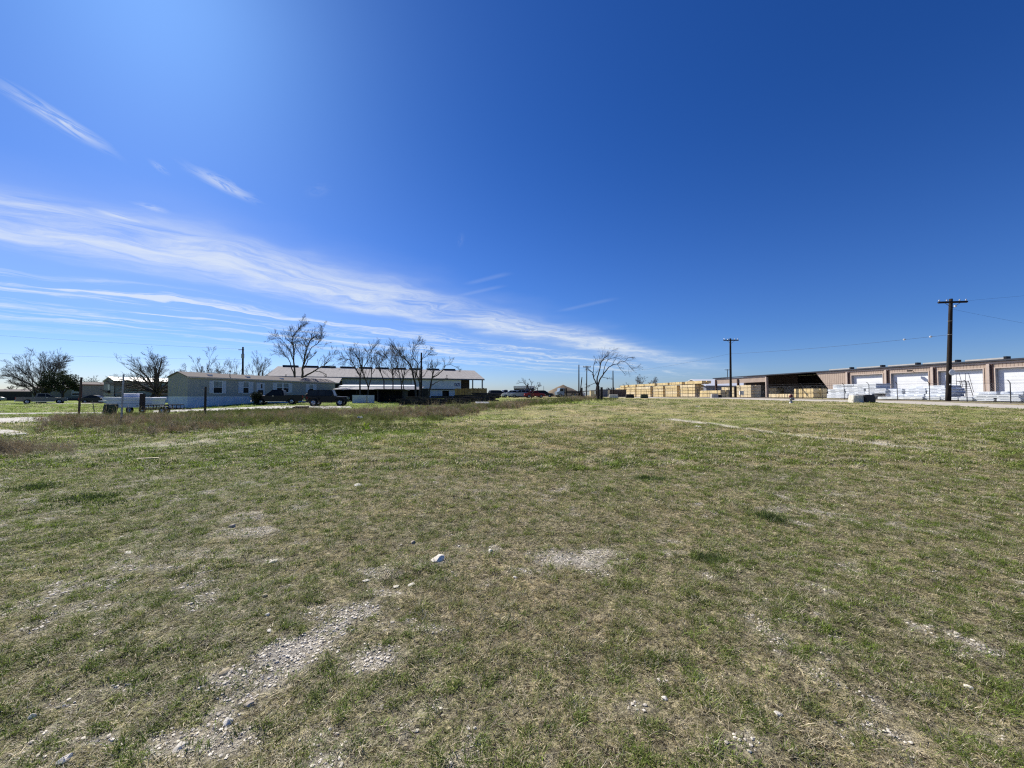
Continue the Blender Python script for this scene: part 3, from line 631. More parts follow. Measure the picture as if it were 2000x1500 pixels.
for x, y in ((0, 0), (lx(926), 12), (0, 12), (0, 23.5), (xw+3, 12)): MB().box(x-.17, x+.17, y-.17, y+.17, -1.2, EZ-.1 if y != 12 else 7.9).build('post', M['jamb'], LW)
for px in (567, 607, 641, 678, 714, 746, 780, 811, 845, 877):
    x = lx(px, 12); MB().box(x-1.9, x+1.9, 11.3, 12.7, RZ+.12, RZ+.52).build('ridge_vent', M['black'], LW)
cu = bpy.data.curves.new('numerals', 'FONT'); cu.body = '12675'; cu.size = 1.15; cu.extrude = .02; cu.align_x = 'RIGHT'; cu.offset = 0.03
to = bpy.data.objects.new('t', cu); C.objects.link(to); dg = bpy.context.evaluated_depsgraph_get(); tm = bpy.data.meshes.new_from_object(to.evaluated_get(dg)); bpy.data.objects.remove(to)
tm.materials.clear(); tm.materials.append(mat('navy_letters', (0.02, 0.03, 0.16), .6, .1, 2))
to = bpy.data.objects.new('sign_lettering', tm); C.objects.link(to); to.parent = LW; to.rotation_euler = (R(90), 0, 0); to.location = (xw-.35, -.38, 3.25); to.scale = (.62, 1, 1)
# awning + shingled porch roofs in front of that warehouse
pa = at_px(735, 84); AW = thing('awning', 'long low pale metal awning along the front of the white-roofed warehouse', 'awning', pa, R(8))
XA, XB = (665-735)/F*84*1.0, (806-735)/F*84*1.02
r = MB(); r.prism([(0, 2.55), (3.5, 2.95), (3.5, 3.05), (0, 2.67)], [(XA, 0), (XB, 0)]); r.v = [(y, x, z) for x, y, z in r.v]; r.build('roof', M['white_metal'], AW)
for i in range(6): MB().box(XA+.2+(XB-XA-.4)*i/5-.06, XA+.2+(XB-XA-.4)*i/5+.06, .1, .22, -.5, 2.58).build('post', M['steel_dark'], AW)

# ---------------- mobile homes
def home(label, corner, ang, L, Wd, zs, ze, zr, wallm, skirtm, roofm, trimm, over=.12, cat='mobile home', trims=True, ridge=.5):
    """local x along the long front wall, local +y behind it; z=0 ground at the corner"""
    t = thing('mobile_home', label, cat, corner, ang)
    w = MB(); n = 0
    w.box(0, L, 0, Wd, zs, ze); w.build('wall', wallm, t)
    for xa_, xb_ in ((.001, .12), (L-.12, L-.001)):
        g = MB(); g.prism([(0, ze+.001), (Wd, ze+.001), (Wd*ridge, zr-.03)], [(xa_, 0), (xb_, 0)])
        g.v = [(y, x, z) for x, y, z in g.v]; g.build('gable', wallm, t)
    r = MB(); r.prism([(-over, ze-.02), (Wd*ridge, zr), (Wd+over, ze-.02), (Wd+over, ze+.08), (Wd*ridge, zr+.10), (-over, ze+.08)], [(-over, 0), (L+over, 0)]); r.v = [(y, x, z) for x, y, z in r.v]
    ro = r.build('roof', roofm, t)
    s = MB(); s.box(.04, L-.04, .04, Wd-.04, -1.3, zs+.001); s.build('skirt', skirtm, t)
    if trims:
        MB().box(-over-.02, L+over+.02, -over-.06, -over, ze-.06, ze+.12).build('eave_trim', trimm, t)
        MB().box(-.03, .10, -.035, -.002, zs, ze-.03).build('corner_trim', trimm, t); MB().box(0, L, -.04, -.003, zs-.06, zs+.05).build('base_trim', trimm, t)
        MB().box(-.045, -.003, 0, Wd, zs-.06, zs+.05).build('base_trim', trimm, t)
    return t, ro
def window(t, x, z0, z1, w_, frame, shut=None, sw=.42, rail=True, y=-.03):
    f = MB(); b = .07
    f.box(x-w_/2-b, x-w_/2, y-.03, 0, z0-b, z1+b); f.box(x+w_/2, x+w_/2+b, y-.03, 0, z0-b, z1+b); f.box(x-w_/2, x+w_/2, y-.03, 0, z1, z1+b); f.box(x-w_/2, x+w_/2, y-.03, 0, z0-b, z0)
    if rail: f.box(x-w_/2, x+w_/2, y-.028, 0, (z0+z1)/2-.03, (z0+z1)/2+.03)
    fo = f.build('window', frame, t)
    MB().box(x-w_/2, x+w_/2, -.02, -.004, (z0+z1)/2+.03, z1).build('upper_pane', M['glass_light'], fo); MB().box(x-w_/2, x+w_/2, -.02, -.004, z0, (z0+z1)/2-.03).build('lower_pane', M['glass'], fo)
    if shut:
        for s in (-1, 1):
            xx = x+s*(w_/2+b+sw/2+.01); MB().box(xx-sw/2, xx+sw/2, -.05, -.004, z0-.05, z1+.05).build('shutter', shut, t)
M['glass_light'] = mat('curtained_glass', (0.20, 0.24, 0.24), .2, .2, 2, spec=.5)
M['greige'] = ribbed('greige_siding', (0.35, 0.34, 0.305), (0.29, 0.28, 0.25), 3.0, 'X', width=.08, strength=.3, var=.06)
M['skirt'] = ribbed('pale_skirting', (0.60, 0.64, 0.70), (0.50, 0.54, 0.60), 3.2, 'X', width=.12, strength=.3, var=.08)
M['shingle'] = mat('brown_shingle', (0.16, 0.135, 0.12), .9, .22, 9, .4, stretch=(.4, 2, 2))
M['shutter'] = mat('pale_shutter', (0.52, 0.54, 0.58), .6, .12, 18, stretch=(.2, .2, 2))
c1 = W(365.5, 797.6, 45.4); a1 = math.atan2(1, .313); c1.z = SG(c1.x, c1.y)-.02
def hx(px, c, ang):                        # local x where bearing px crosses the long wall
    a = (px-1000)/F; ux, uy = math.cos(ang), math.sin(ang); return (a*c.y-c.x)/(ux-a*uy)
def hz(py, px, c, ang): x = hx(px, c, ang); Y = c.y+x*math.sin(ang); return W(px, py, Y).z-c.z
zs1 = hz(774, 370, c1, a1); ze1 = hz(736.5, 366, c1, a1); zr1 = ze1+.62
H1, ro1 = home('long greige single-wide mobile home with shuttered windows and pale skirting', c1, a1, 23.6, 3.4, zs1, ze1, zr1, M['greige'], M['skirt'], M['shingle'], M['white_metal'], trims=False)
MB().box(-.14, 23.75, -.19, -.13, ze1-.08, ze1+.09).build('gutter', M['tan_trim'], H1)
for px, w_, z0, z1, sh in ((425, 1.05, 767.5, 745, 1), (480, .75, 767.5, 746.5, 1), (552, 1.6, 766, 748.8, 1), (607.5, .85, 766, 751, 1)):
    window(H1, hx(px, c1, a1), hz(z0, px, c1, a1), hz(z1, px, c1, a1), w_ if px != 552 else 2.0, M['white_metal'], M['shutter'], .42 if px < 440 else .6)
xm = hx(552, c1, a1); MB().box(xm-.09, xm+.09, -.065, -.004, hz(766, 552, c1, a1), hz(748.8, 552, c1, a1)).build('mullion', M['white_metal'], H1)
xd = hx(508.5, c1, a1); d = MB().box(xd-.62, xd+.62, -.06, 0, zs1, hz(747.5, 508, c1, a1)).build('door', M['shutter'], H1)
MB().box(xd-.4, xd+.4, -.075, -.061, zs1+.15, zs1+.85).build('lower_pane', M['glass'], d); MB().box(xd+.05, xd+.25, -.075, -.061, zs1+1.1, zs1+1.7).build('upper_pane', M['glass'], d)
MB().box(xd-.8, xd+.8, -1.3, -.08, zs1-.12, zs1).build('door_landing', M['greywood'], H1)
for px in (407, 483, 550):                 # roof vents
    x = hx(px, c1, a1)+.6; MB().box(x-.25, x+.25, .55, .95, ze1+.25, ze1+.47).build('roof_vent', M['white_metal'], H1)
x = hx(454, c1, a1); g = MB().tube([(x, .5, ze1+.2), (x, .5, ze1+.95)], .05); g.lathe([(.02, 0), (.14, .02), (.14, .12), (.02, .2)], 10, 'z', (x, .5, ze1+.95)); g.build('vent_pipe', M['black'], H1)
# second home
M['green_siding'] = ribbed('grey_green_siding', (0.235, 0.255, 0.24), (0.18, 0.20, 0.19), 2.4, 'X', width=.06, strength=.3, var=.06)
M['cream_roof'] = mat('cream_metal_roof', (0.54, 0.49, 0.42), .45, .10, 2.5, stretch=(.3, 3, 3))
c2 = W(222.5, 787, 64); c2.z = SG(c2.x, c2.y)-.02; a2 = math.atan2(.893, .45)
zs2 = hz(773.5, 223, c2, a2); ze2 = hz(744.8, 223, c2, a2)
H2, _ = home('grey-green mobile home with cream metal roof and black corner trim, behind the spreading bare tree', c2, a2, 18, 4.3, zs2, ze2, ze2+.72, M['green_siding'], M['skirt'], M['cream_roof'], M['black'])
xw2 = hx(325, c2, a2); window(H2, xw2, zs2+.55, zs2+1.85, 1.4, M['black'])
MB().box(-.05, -.01, 1.7, 2.5, zs2+.5, zs2+2.1).build('end_window', M['glass_light'], H2); MB().box(-.35, -.051, 1.6, 2.6, zs2+.45, zs2+.95).build('window_cooler', M['black'], H2)
MB().box(1.2, 2.4, -.06, .06, -1, zs2-.07).build('skirt_opening', M['black'], H2)
# third home, tan, farther left
M['tan_siding'] = ribbed('dull_tan_siding', (0.27, 0.235, 0.20), (0.22, 0.19, 0.16), 2.4, 'X', width=.06, strength=.2, var=.06)
c3 = W(158, 789, 72); c3.z = SG(c3.x, c3.y)-.02; a3 = R(42)
H3, _ = home('dull tan mobile home with rusty red roof edge, left of the grey-green home', c3, a3, 11, 4.5, 1.0, 3.45, 3.95, M['tan_siding'], M['interior'], M['shingle'], mat('rust_red_trim', (.20, .06, .05), .7, .2, 3))
window(H3, 8.6, 1.9, 2.9, 1.3, M['tan_trim'])
c4 = W(62, 786, 88); c4.z = SG(c4.x, c4.y)-.02
H4, _ = home('low olive-grey house behind the evergreen and the parked tan pickup', c4, R(30), 17, 6, .5, 2.9, 3.5, mat('olive_siding', (.17, .17, .14), .8, .1, 2), M['interior'], M['shingle'], M['black'], cat='house', trims=False)
window(H4, 7, 1.3, 2.3, 1.2, M['white_metal']); window(H4, 13, 1.3, 2.3, 1.2, M['white_metal'])
c5 = W(-70, 784, 120); c5.z = SG(c5.x, c5.y)
H5, _ = home('far grey house behind the fence at the left edge of the view', c5, R(8), 22, 8, .3, 2.4, 3.1, mat('grey_siding', (.22, .22, .23), .8, .1, 2), M['interior'], M['shingle'], M['black'], cat='house', trims=False)
window(H5, 6, 1.0, 1.9, 1.2, M['white_metal']); window(H5, 14, 1.0, 1.9, 1.2, M['white_metal'])
# ---------------- fences
def board_fence(label, p0, p1, h, m_, board=.14, gap=.002, th=.02, posts=2.4, seed=0, group=None):
    v = (p1-p0); L = v.length; a = math.atan2(v.y, v.x); r_ = random.Random(seed)
    t = thing('board_fence', label, 'fence', p0, a, group); w = MB(); x = 0
    while x < L:
        z0 = SG(p0.x+math.cos(a)*x, p0.y+math.sin(a)*x)-p0.z
        w.box(x, x+board-gap, -.01, .01+r_.uniform(0, .004), z0-.3, z0+h*r_.uniform(.975, 1.02)); x += board
    w.build('boards', m_, t)
    x = 0
    while x < L: 
        z0 = SG(p0.x+math.cos(a)*x, p0.y+math.sin(a)*x)-p0.z
        MB().box(x-.05, x+.05, .03, .13, z0-.4, z0+h-.05).build('post', m_, t); x += posts
    w = MB(); zz = [SG(p0.x+math.cos(a)*x, p0.y+math.sin(a)*x)-p0.z for x in (0, L)]
    for k_ in (.25, .8): w.tube([(0, .02+.012, zz[0]+h*k_), (L, .032, zz[1]+h*k_)], .03, 4)
    w.build('rail', m_, t); return t
M['cedar'] = mat('weathered_cedar', (.17, .10, .045), .85, .4, 1.6, .2, col2=(.34, .22, .09), stretch=(7, 1, .15), lo=.4, hi=.62)
M['darkfence'] = mat('dark_old_boards', (.03, .028, .028), .9, .4, 3, .2, stretch=(5, 1, .3))
board_fence('weathered brown board fence in front of the open end of the white-roofed warehouse', at_px(889, 78), at_px(950, 78.5), 2.15, M['cedar'], seed=3)
board_fence('dark old board fence behind the trees and the dark sheds', at_px(745, 66), at_px(836, 70), 2.2, M['darkfence'], seed=4)
board_fence('dark board fence behind the lawn at the far left edge', Vector((-190, 100, SG(-190, 100))), at_px(72, 90), 2.1, M['darkfence'], board=.3, gap=.02, posts=6, seed=5)

# ---------------- dark sheds
def shed(name, label, p, rz, L, D, h0, h1, roofm, wallm, open_front=True, posts=3, cat='shed'):
    t = thing(name, label, cat, p, rz)
    r = MB(); r.prism([(-.5, h0), (D, h1), (D, h1+.07), (-.5, h0+.07)], [(-.3, 0), (L+.3, 0)]); r.v = [(y, x, z) for x, y, z in r.v]; r.build('roof', roofm, t)
    w = MB(); w.box(0, L, D-.12, D-.02, -.6, h1-.02); w.build('rear_wall', wallm, t)
    for x in (0, L-.08): MB().box(x, x+.08, 0.1, D-.13, -.6, h0-.02).build('side_wall', wallm, t)
    for i in range(posts): x = .1+(L-.2)*i/(posts-1); MB().box(x-.07, x+.07, -.1, .04, -.6, h0+.02).build('post', M['postwood'], t)
    return t
M['oldtin'] = mat('old_tin_roof', (.12, .115, .11), .5, .4, 3, 0, .4, col2=(.40, .38, .36), lo=.5, hi=.75)
shed('open_shed', 'dark open shed with a tin roof scattered with debris, behind the boxy black off-roader', at_px(655, 63), R(6), 13.5, 4.5, 1.95, 2.5, M['oldtin'], M['darkfence'], posts=5)
shed('lean_to', 'dark lean-to with a thin grey roof left of the timber piles', at_px(737, 57), R(3), 3.8, 3.0, 1.9, 1.75, M['oldtin'], M['darkfence'], posts=2)
for i, (x0, x1, lb) in enumerate(((688, 716.5, 'wide grey-white sheet panel leaning before the dark open shed'), (717, 731.5, 'narrow grey-white sheet panel at the right of the wide one'))):
    p = at_px(x0, 55); q = at_px(x1, 55.3); L = (q-p).length; t = thing('sheet_panel', lb, 'panel', p, math.atan2(q.y-p.y, q.x-p.x), 'sheet panels before the dark shed')
    MB().box(.02, L-.02, 0, .04, -.15, 1.12).build('sheet', M['shutter'], t); f = MB(); f.box(0, .06, -.02, .06, -.2, 1.15); f.box(L-.06, L, -.02, .06, -.2, 1.15); f.build('frame', M['steel'], t)

# ================================================================== poles and posts
def utility_pole(label, p, h, r0, lean=(0, 0), arm=None, arm_ang=0.0, extras=(), group='utility poles'):
    t = thing('utility_pole', label, 'utility pole', p, 0, group)
    top = Vector((lean[0], lean[1], h)); n = 7
    MB().tube([Vector((0, 0, -.6))*(1-i/n)+top*(i/n) for i in range(n+1)], [r0*(1-.35*i/n) for i in range(n+1)], 12).build('pole', M['creosote'], t, True)
    if arm:
        L, z = arm; d = vec2(arm_ang); c = top*(z/h)+Vector((0, 0, 0)); nrm = Vector((-d.y, d.x, 0))*(-(r0*.65+.06))
        a = MB(); p0 = c-d*L/2+nrm; p1 = c+d*L/2+nrm; hh = .065
        for q in ((p0, p1),): a.tube([q[0], q[1]], .11, 4)
        ao = a.build('crossarm', M['creosote'], t)
        b = MB(); b.tube([c+nrm+d*L*.28+Vector((0, 0, -.04)), c+nrm*.6+Vector((0, 0, -.62))], .022, 5); b.tube([c+nrm-d*L*.28+Vector((0, 0, -.04)), c+nrm*.6+Vector((0, 0, -.62))], .022, 5); b.build('brace', M['steel_dark'], t)
        for k_ in (-.46, -.2, .24, .46):
            q = c+nrm+d*L*k_; MB().lathe([(.0, .05), (.03, .06), (.03, .14), (.075, .16), (.06, .22), (.05, .24), (.055, .29), (0, .31)], 10, 'z', q).build('insulator', M['insulator'], ao)
    return t
pole_R = at_px(1850.5, 40.7)
PR = utility_pole('tall dark wooden power pole leaning right, in front of the white doors', pole_R, 10.95, .23, (.80, .1), (2.7, 10.55), R(-8))
MB().lathe([(0, -.02), (.30, -.02), (.33, .02), (.30, .06), (0, .06)], 20, 'y', (.24, -.30, 3.05)).build('round_sign', M['white_metal'], PR)
MB().box(-.02, .14, -.27, -.22, 1.72, 1.84).build('tag', M['white_metal'], PR)
for z in (8.55, 7.1): MB().lathe([(.20, -.02), (.215, 0), (.20, .02)], 14, 'z', (.80*z/10.95, .1*z/10.95, z)).build('band', M['steel'], PR)
MB().box(.78, .95, -.30, -.16, 10.0, 10.2).build('cutout', M['insulator'], PR)
pole_M = at_px(1427, 69.6)
PM = utility_pole('dark wooden power pole in front of the yellow lumber by the canopy', pole_M, 10.8, .22, (.1, 0), (2.7, 10.45), R(0))
MB().box(-.42, .0, -.32, -.18, .2, 1.15).build('meter_box', M['steel_dark'], PM)
pp = at_px(1436.5, 70.5); t = thing('bollard', 'short dark wooden post just right of the power pole, capped with a crossbar', 'post', pp); MB().tube([(0, 0, -.4), (0, 0, 2.1)], .2, 10).build('post', M['creosote'], t); MB().box(-1.9, .5, -.3, -.24, 1.78, 1.86).build('crossbar', M['steel_dark'], t)
pe1 = at_px(1448, 71); t = thing('meter_cabinet', 'small white meter cabinet on legs right of the power pole', 'meter', pe1); MB().box(-.35, .35, -.15, .15, .55, 1.25).build('cabinet', M['white_metal'], t); MB().box(-.3, -.24, -.05, .05, -.2, .55).build('leg', M['steel'], t); MB().box(.24, .3, -.05, .05, -.2, .55).build('leg', M['steel'], t)
utility_pole('small far power pole showing over the canopy roof', at_px(1421.5, 190), 13.5, .2, arm=(3, 13.2))
utility_pole('wooden power pole with a transformer rising behind the greige mobile home', at_px(474.5, 66), 9.6, .19, (-.15, 0), None)
t = bpy.data.objects[-1] if False else [o for o in C.objects if o.name.startswith('utility_pole')][-1]
MB().lathe([(0, 0), (.22, 0), (.22, .75), (.1, .85), (0, .85)], 12, 'z', (.12, -.38, 7.6)).build('transformer', M['jamb'], t); MB().box(-.9, .05, -.06, .06, 9.05, 9.15).build('bracket', M['steel_dark'], t)
utility_pole('slim dark pole standing among the bare trees by the timber piles', at_px(822.5, 52), 6.9, .16)
utility_pole('thin bare pole left of the T-topped pole', at_px(1130.5, 90), 7.6, .17, (.05, 0))
utility_pole('short leaning pole propped beside the thin bare pole', at_px(1131.5, 88), 4.6, .15, (.62, 0))
utility_pole('T-topped power pole left of the windswept bare tree', at_px(1145.5, 100), 8.1, .16, (.12, 0), (2.0, 7.8), 0)
utility_pole('dark topless pole right of the windswept bare tree', at_px(1197.5, 110), 7.6, .2)
utility_pole('short thin pole behind the greige mobile home by the big bare tree', at_px(558, 68), 4.9, .1)
utility_pole('very thin pole among the far parked cars', at_px(1062, 110), 3.2, .07)
def fence_post(label, px, Y, h, r, m_, lean=(0, 0), sq=False):
    t = tag(MB().tube([(0, 0, -.4), (lean[0]*.5, lean[1]*.5, h*.5), (lean[0], lean[1], h)], [r, r*.97, r*.9], 5 if sq else 9).build('fence_post', m_, loc=at_px(px, Y)), label, 'post', 'fence posts along the weedy strip')
fence_post('black wooden fence post standing left of the white folding camper', 155, 27.7, 2.85, .065, M['postwood'], (.12, 0))
fence_post('grey steel pipe post in front of the white folding camper', 238.5, 21.5, 2.72, .045, M['steel'], (.06, 0))
fence_post('black wooden fence post in front of the greige mobile home', 401.5, 28, 2.15, .075, M['postwood'], (.0, 0))
fence_post('left of the two short dark posts before the dirt mound', 1106, 50, 1.42, .12, M['postwood'], (-.02, 0))
fence_post('dark short post just left of the leaning far poles', 1136, 50, 1.48, .13, M['postwood'], (.02, 0))
fence_post('thick black stump-like post at the foot of the windswept tree', 1168.5, 46, 1.62, .17, M['postwood'], (0, 0))
fence_post('thick black post pressed against the stump-like post, right one', 1174.5, 46.3, 1.5, .16, M['postwood'], (.03, 0))
fence_post('thin grey stake leaning in the lawn left of the camper', 187, 32, 1.1, .03, M['greywood'], (-.25, 0))
fence_post('little dark stake beside the utility trailer', 321.5, 27.5, .75, .04, M['postwood'])
# rails between the dark posts
t = tag(MB().tube([at_px(1106, 50)+Vector((0, 0, 1.0)), at_px(1136, 50)+Vector((0, 0, .98)), at_px(1168, 46)+Vector((0, 0, 1.12))], .05, 6).build('fence_rail', M['postwood']), 'dark horizontal rail linking the short dark posts', 'rail')
# ---- wires
def wire(label, a, b, sag, r=.012, grp='overhead wires'):
    a, b = Vector(a), Vector(b); pts = [a.lerp(b, i/16)-Vector((0, 0, sag*4*(i/16)*(1-i/16))) for i in range(17)]
    return tag(MB().tube(pts, r, 4).build('wire', M['black']), label, 'wire', grp)
wire('sagging wire between the two big right-hand power poles', pole_R+Vector((.52, 0, 7.1)), pole_M+Vector((.1, 0, 8.0)), .25, .014)
for v_off, lb in ((Vector((2.1-.85, 0, 0)), 'uppermost'),):
    wire('faint wire from the crossarm of the right pole up out of the view', pole_R+Vector((1.9, .1, 10.7)), (130, 34, 20), .6, .006)
wire('wire dropping left from the lumber-side pole over the yellow stacks', pole_M+Vector((0, 0, 8.0)), at_px(1197.5, 110)+Vector((0, 0, 7.0)), .5, .012)
wire('guy wire slanting right from the top of the leaning right pole', pole_R+Vector((.5, 0, 9.9)), onwh(-9, -2, EV+1.3), 0.3, .007)
wire('lower wire crossing the sky at the far left', (-150, 58, 12.2), at_px(474.5, 66)+Vector((0, 0, 7.4)), 1.0, .010)
wire('upper wire crossing the sky at the far left', (-150, 58, 17.2), at_px(474.5, 66)+Vector((0, 0, 9.2)), 1.0, .010)
t = thing('marker_ball', 'small white marker on the sagging wire, the one nearer the right pole', 'marker', (pole_R+Vector((.52, 0, 7.1))).lerp(pole_M+Vector((.1, 0, 8.0)), .055)-Vector((0, 0, .04)), 0, 'white wire markers')
MB().lathe([(0, -.12), (.10, -.08), (.13, 0), (.10, .08), (0, .12)], 12).build('shell', M['insulator'], t)
dup(t, (pole_R+Vector((.52, 0, 7.1))).lerp(pole_M+Vector((.1, 0, 8.0)), .135)-Vector((0, 0, .1)), 0, 'small white marker on the sagging wire, the one farther left')
# ================================================================== lumber yard
M['lumber'] = ribbed('yellow_lumber', (0.80, 0.62, 0.31), (0.50, 0.36, 0.17), 5.2, 'Z', width=.10, strength=.5, var=.13)
M['lumber_pale'] = ribbed('pale_lumber', (0.86, 0.70, 0.42), (0.54, 0.41, 0.24), 5.2, 'Z', width=.10, strength=.5, var=.13)
M['wrap'] = mat('white_lumber_wrap', (0.68, 0.71, 0.74), .55, .10, 1.1, .4, stretch=(.6, 2, 3))
M['wrap_print'] = mat('grey_wrap_print', (0.22, 0.25, 0.30), .6, .2, 4)
M['strap'] = mat('pack_strap', (0.09, 0.08, 0.07), .6, .1, 4)
ELR = ANG
def upos(u, Y, dz_=0.0): x = u-0.16*Y; return Vector((x, Y, SG(x, Y)+dz_))
def pack_mesh(L, Wd, H, m, wrap=False, seed=0):
    """one banded pack: x length from 0, y inward (negative), z up"""
    t = MB(); r = random.Random(seed)
    if wrap:
        t.prism([(0.03, 0), (L-.03, 0), (L, .06), (L-.01, H-.05), (L-.06, H), (.06, H), (0.01, H-.05), (0, .06)], [(-Wd, .01), (-Wd+.05, 0), (-.05, 0), (0, .01)])
    else:
        rows = 5; hh = H/rows
        for i in range(rows):
            n = 4; x = 0
            j0 = r.uniform(-.05, .05); j1 = r.uniform(-.05, .05)
            t.box(0+j0, L+j1, -Wd+r.uniform(0, .03), r.uniform(-.03, 0), i*hh+.004, (i+1)*hh-.006)
    return t
PACKS = {}
def pack(kind, L, Wd, H, label, loc, group, mat_=None, rz=None, jit=True):
    key = (kind, round(L, 1), round(Wd, 1), round(H, 2))
    if key not in PACKS:
        m = {'l': M['lumber'], 'p': M['lumber_pale'], 'w': M['wrap']}[kind]
        me_ = pack_mesh(key[1], key[2], key[3], m, kind == 'w', len(PACKS)); nm = 'wrapped_lumber_pack' if kind == 'w' else 'lumber_pack'
        o = me_.build(nm, m); first = o
        sb = MB(); n = max(2, int(key[1]/1.8)); 
        for i in range(n):
            x = key[1]*(i+.5)/n
            if kind == 'w': sb.box(x-.55, x+.15, .002, .012, key[3]*.40, key[3]*.56)
            else: sb.box(x-.02, x+.02, .002, .012, .0, key[3]); sb.box(x-.02, x+.02, -key[2], .012, key[3], key[3]+.008)
        s = sb.build('printed_marks' if kind == 'w' else 'strap', M['wrap_print'] if kind == 'w' else M['strap'], o)
        bl_ = MB()
        for x in (key[1]*.15, key[1]*.5, key[1]*.85): bl_.box(x-.05, x+.05, -key[2]+.05, -.05, -.088 if kind != 'w' else -.05, -.004)
        bl_.build('bearer', M['strap'], o)
        if kind == 'w':
            e_ = MB().box(-.006, -.001, -key[2]+.08, -.08, .08, key[3]-.08).build('pack_end', M['jamb'], o)
        PACKS[key] = o
    else:
        o = PACKS[key]; r = o.copy(); C.objects.link(r)
        for ch in o.children: c = ch.copy(); C.objects.link(c); c.parent = r
        o = r
    o.location = loc; o.rotation_euler = (0, 0, (ELR if rz is None else rz)+(rnd.uniform(-.006, .006) if jit else 0)); tag(o, label, 'lumber pack', group); return o
ORD = ['first', 'second', 'third', 'fourth', 'fifth', 'sixth', 'seventh', 'eighth', 'ninth']
def pxY(px, u): return u/((px-1000)/F+0.16)
ROW = ['bottom', 'second', 'third', 'fourth', 'top']
cols = [(1202.5, 1210, 4), (1211.5, 1219, 5), (1222, 1241, 4), (1243, 1270, 4), (1276, 1294.5, 4), (1299, 1322, 4), (1328.5, 1357, 4)]
UL = 62.7
for ci, (pa_, pb_, nr) in enumerate(cols):
    Ya, Yb = pxY(pb_, UL), pxY(pa_, UL); L = (Yb-Ya)/.987; nsplit = 1 if L < 6.6 else 2; Ls = (L-.15*(nsplit-1))/nsplit
    for si in range(nsplit):
        b0 = upos(UL, Ya+(Ls+.15)*si*.987); zb = upos(UL, (Ya+Yb)/2).z+.10; top = W(1300, 743+(1375-(pa_+pb_)/2)*.059+0, (Ya+Yb)/2)
        ztop = CAM_H+(772-(743.2+(1375-(pa_+pb_)/2)*.0588))/F*(Ya+Yb)/2; H5 = (ztop-zb)/5-.09
        for r_ in range(nr):
            where = ('right' if si == 0 else 'left')+' half of ' if nsplit > 1 else ''
            b = b0.copy(); b.z = zb+r_*(H5+.09)
            pack('l' if (ci+r_) % 3 else 'p', Ls, 1.2, round(H5, 2), 'yellow pack, %s row, %s%s stack from the left' % (ROW[r_], where, ORD[ci]), b, 'yellow lumber packs stacked along the yard fence')
            if si == 0 and ci == 6:         # the row behind, whose dark ends show in the gaps
                b2 = b+Matrix.Rotation(ELR, 3, 'Z') @ Vector((0.1, -1.35, 0)); pack('l', Ls, 1.2, round(H5, 2), 'yellow lumber pack behind the %s row pack of the %s stack from the left' % (ROW[r_], ORD[ci]), b2, 'yellow lumber packs stacked along the yard fence')
tops = [(1221, 1226), (1229, 1241), (1244, 1257), (1259, 1278.5), (1284, 1304), (1308, 1331.5), (1338, 1371)]
for ti, (pa_, pb_) in enumerate(tops):
    Ya, Yb = pxY(pb_, UL), pxY(pa_, UL); L = (Yb-Ya)/.987; Ym = (Ya+Yb)/2
    zb = upos(UL, Ym).z+.10; ztop = CAM_H+(772-(743.2+(1375-(pa_+pb_)/2)*.0588))/F*Ym; H5 = (ztop-zb)/5-.09
    b = upos(UL, Ya); b.z = ztop-H5
    pack('l', L, 1.2, round(H5, 2), 'topmost yellow lumber pack bridging two stacks, %s such pack from the left' % ORD[ti], b, 'topmost lumber packs bridging the stacks')
    if ti == 6: pack('l', L*.80, 1.2, round(H5, 2), 'yellow lumber pack behind the %s bridging pack from the left' % ORD[ti], b+Matrix.Rotation(ELR, 3, 'Z') @ Vector((0, -1.35, 0)), 'topmost lumber packs bridging the stacks')
def block(kind, pa_, pb_, u, rows, H, nm, Wd=1.2, behind=1, grp='', z0=.1, gap=.09, cols_=1):
    Ya, Yb = pxY(pb_, u), pxY(pa_, u); L = (Yb-Ya)/.987; Ls = (L-.12*(cols_-1))/cols_
    for r_ in range(rows):
        for k in range(cols_):
            for bh in range(behind+1):
                b = upos(u, Ya)+Matrix.Rotation(ELR, 3, 'Z') @ Vector((k*(Ls+.12), -bh*(Wd+.1), 0)); b.z = upos(u, (Ya+Yb)/2).z+z0+r_*(H+gap)
                q = ('right' if k == 0 else 'left')+' half of ' if cols_ > 1 else ''
                pack(kind, Ls, Wd, H, 'yellow pack, %s layer, %s%s%s' % (ROW[r_], 'behind ' if bh else '', q, nm), b, grp)
block('l', 1366.5, 1407, 58.5, 2, .68, 'the low block left of the power pole', grp='low lumber block')
block('p', 1409, 1433, 66.5, 3, .70, 'the block directly behind the power pole', grp='lumber block under the canopy')
block('p', 1438, 1466.5, 64.5, 4, .58, 'the block right of the power pole', grp='lumber block right of the pole')
block('p', 1500, 1543, 58.0, 1, .62, 'the single low row left of the hydrant', grp='low single lumber row', cols_=2)
block('l', 1551, 1588, 56.5, 2, .66, 'the block right of the hydrant', grp='lumber block right of the hydrant', cols_=2, behind=1)
block('l', 1499, 1516, 84, 3, .7, 'the dark block deep inside the open bay', grp='lumber inside the open bay')
g_ = 'white wrapped lumber packs before the overhead doors'
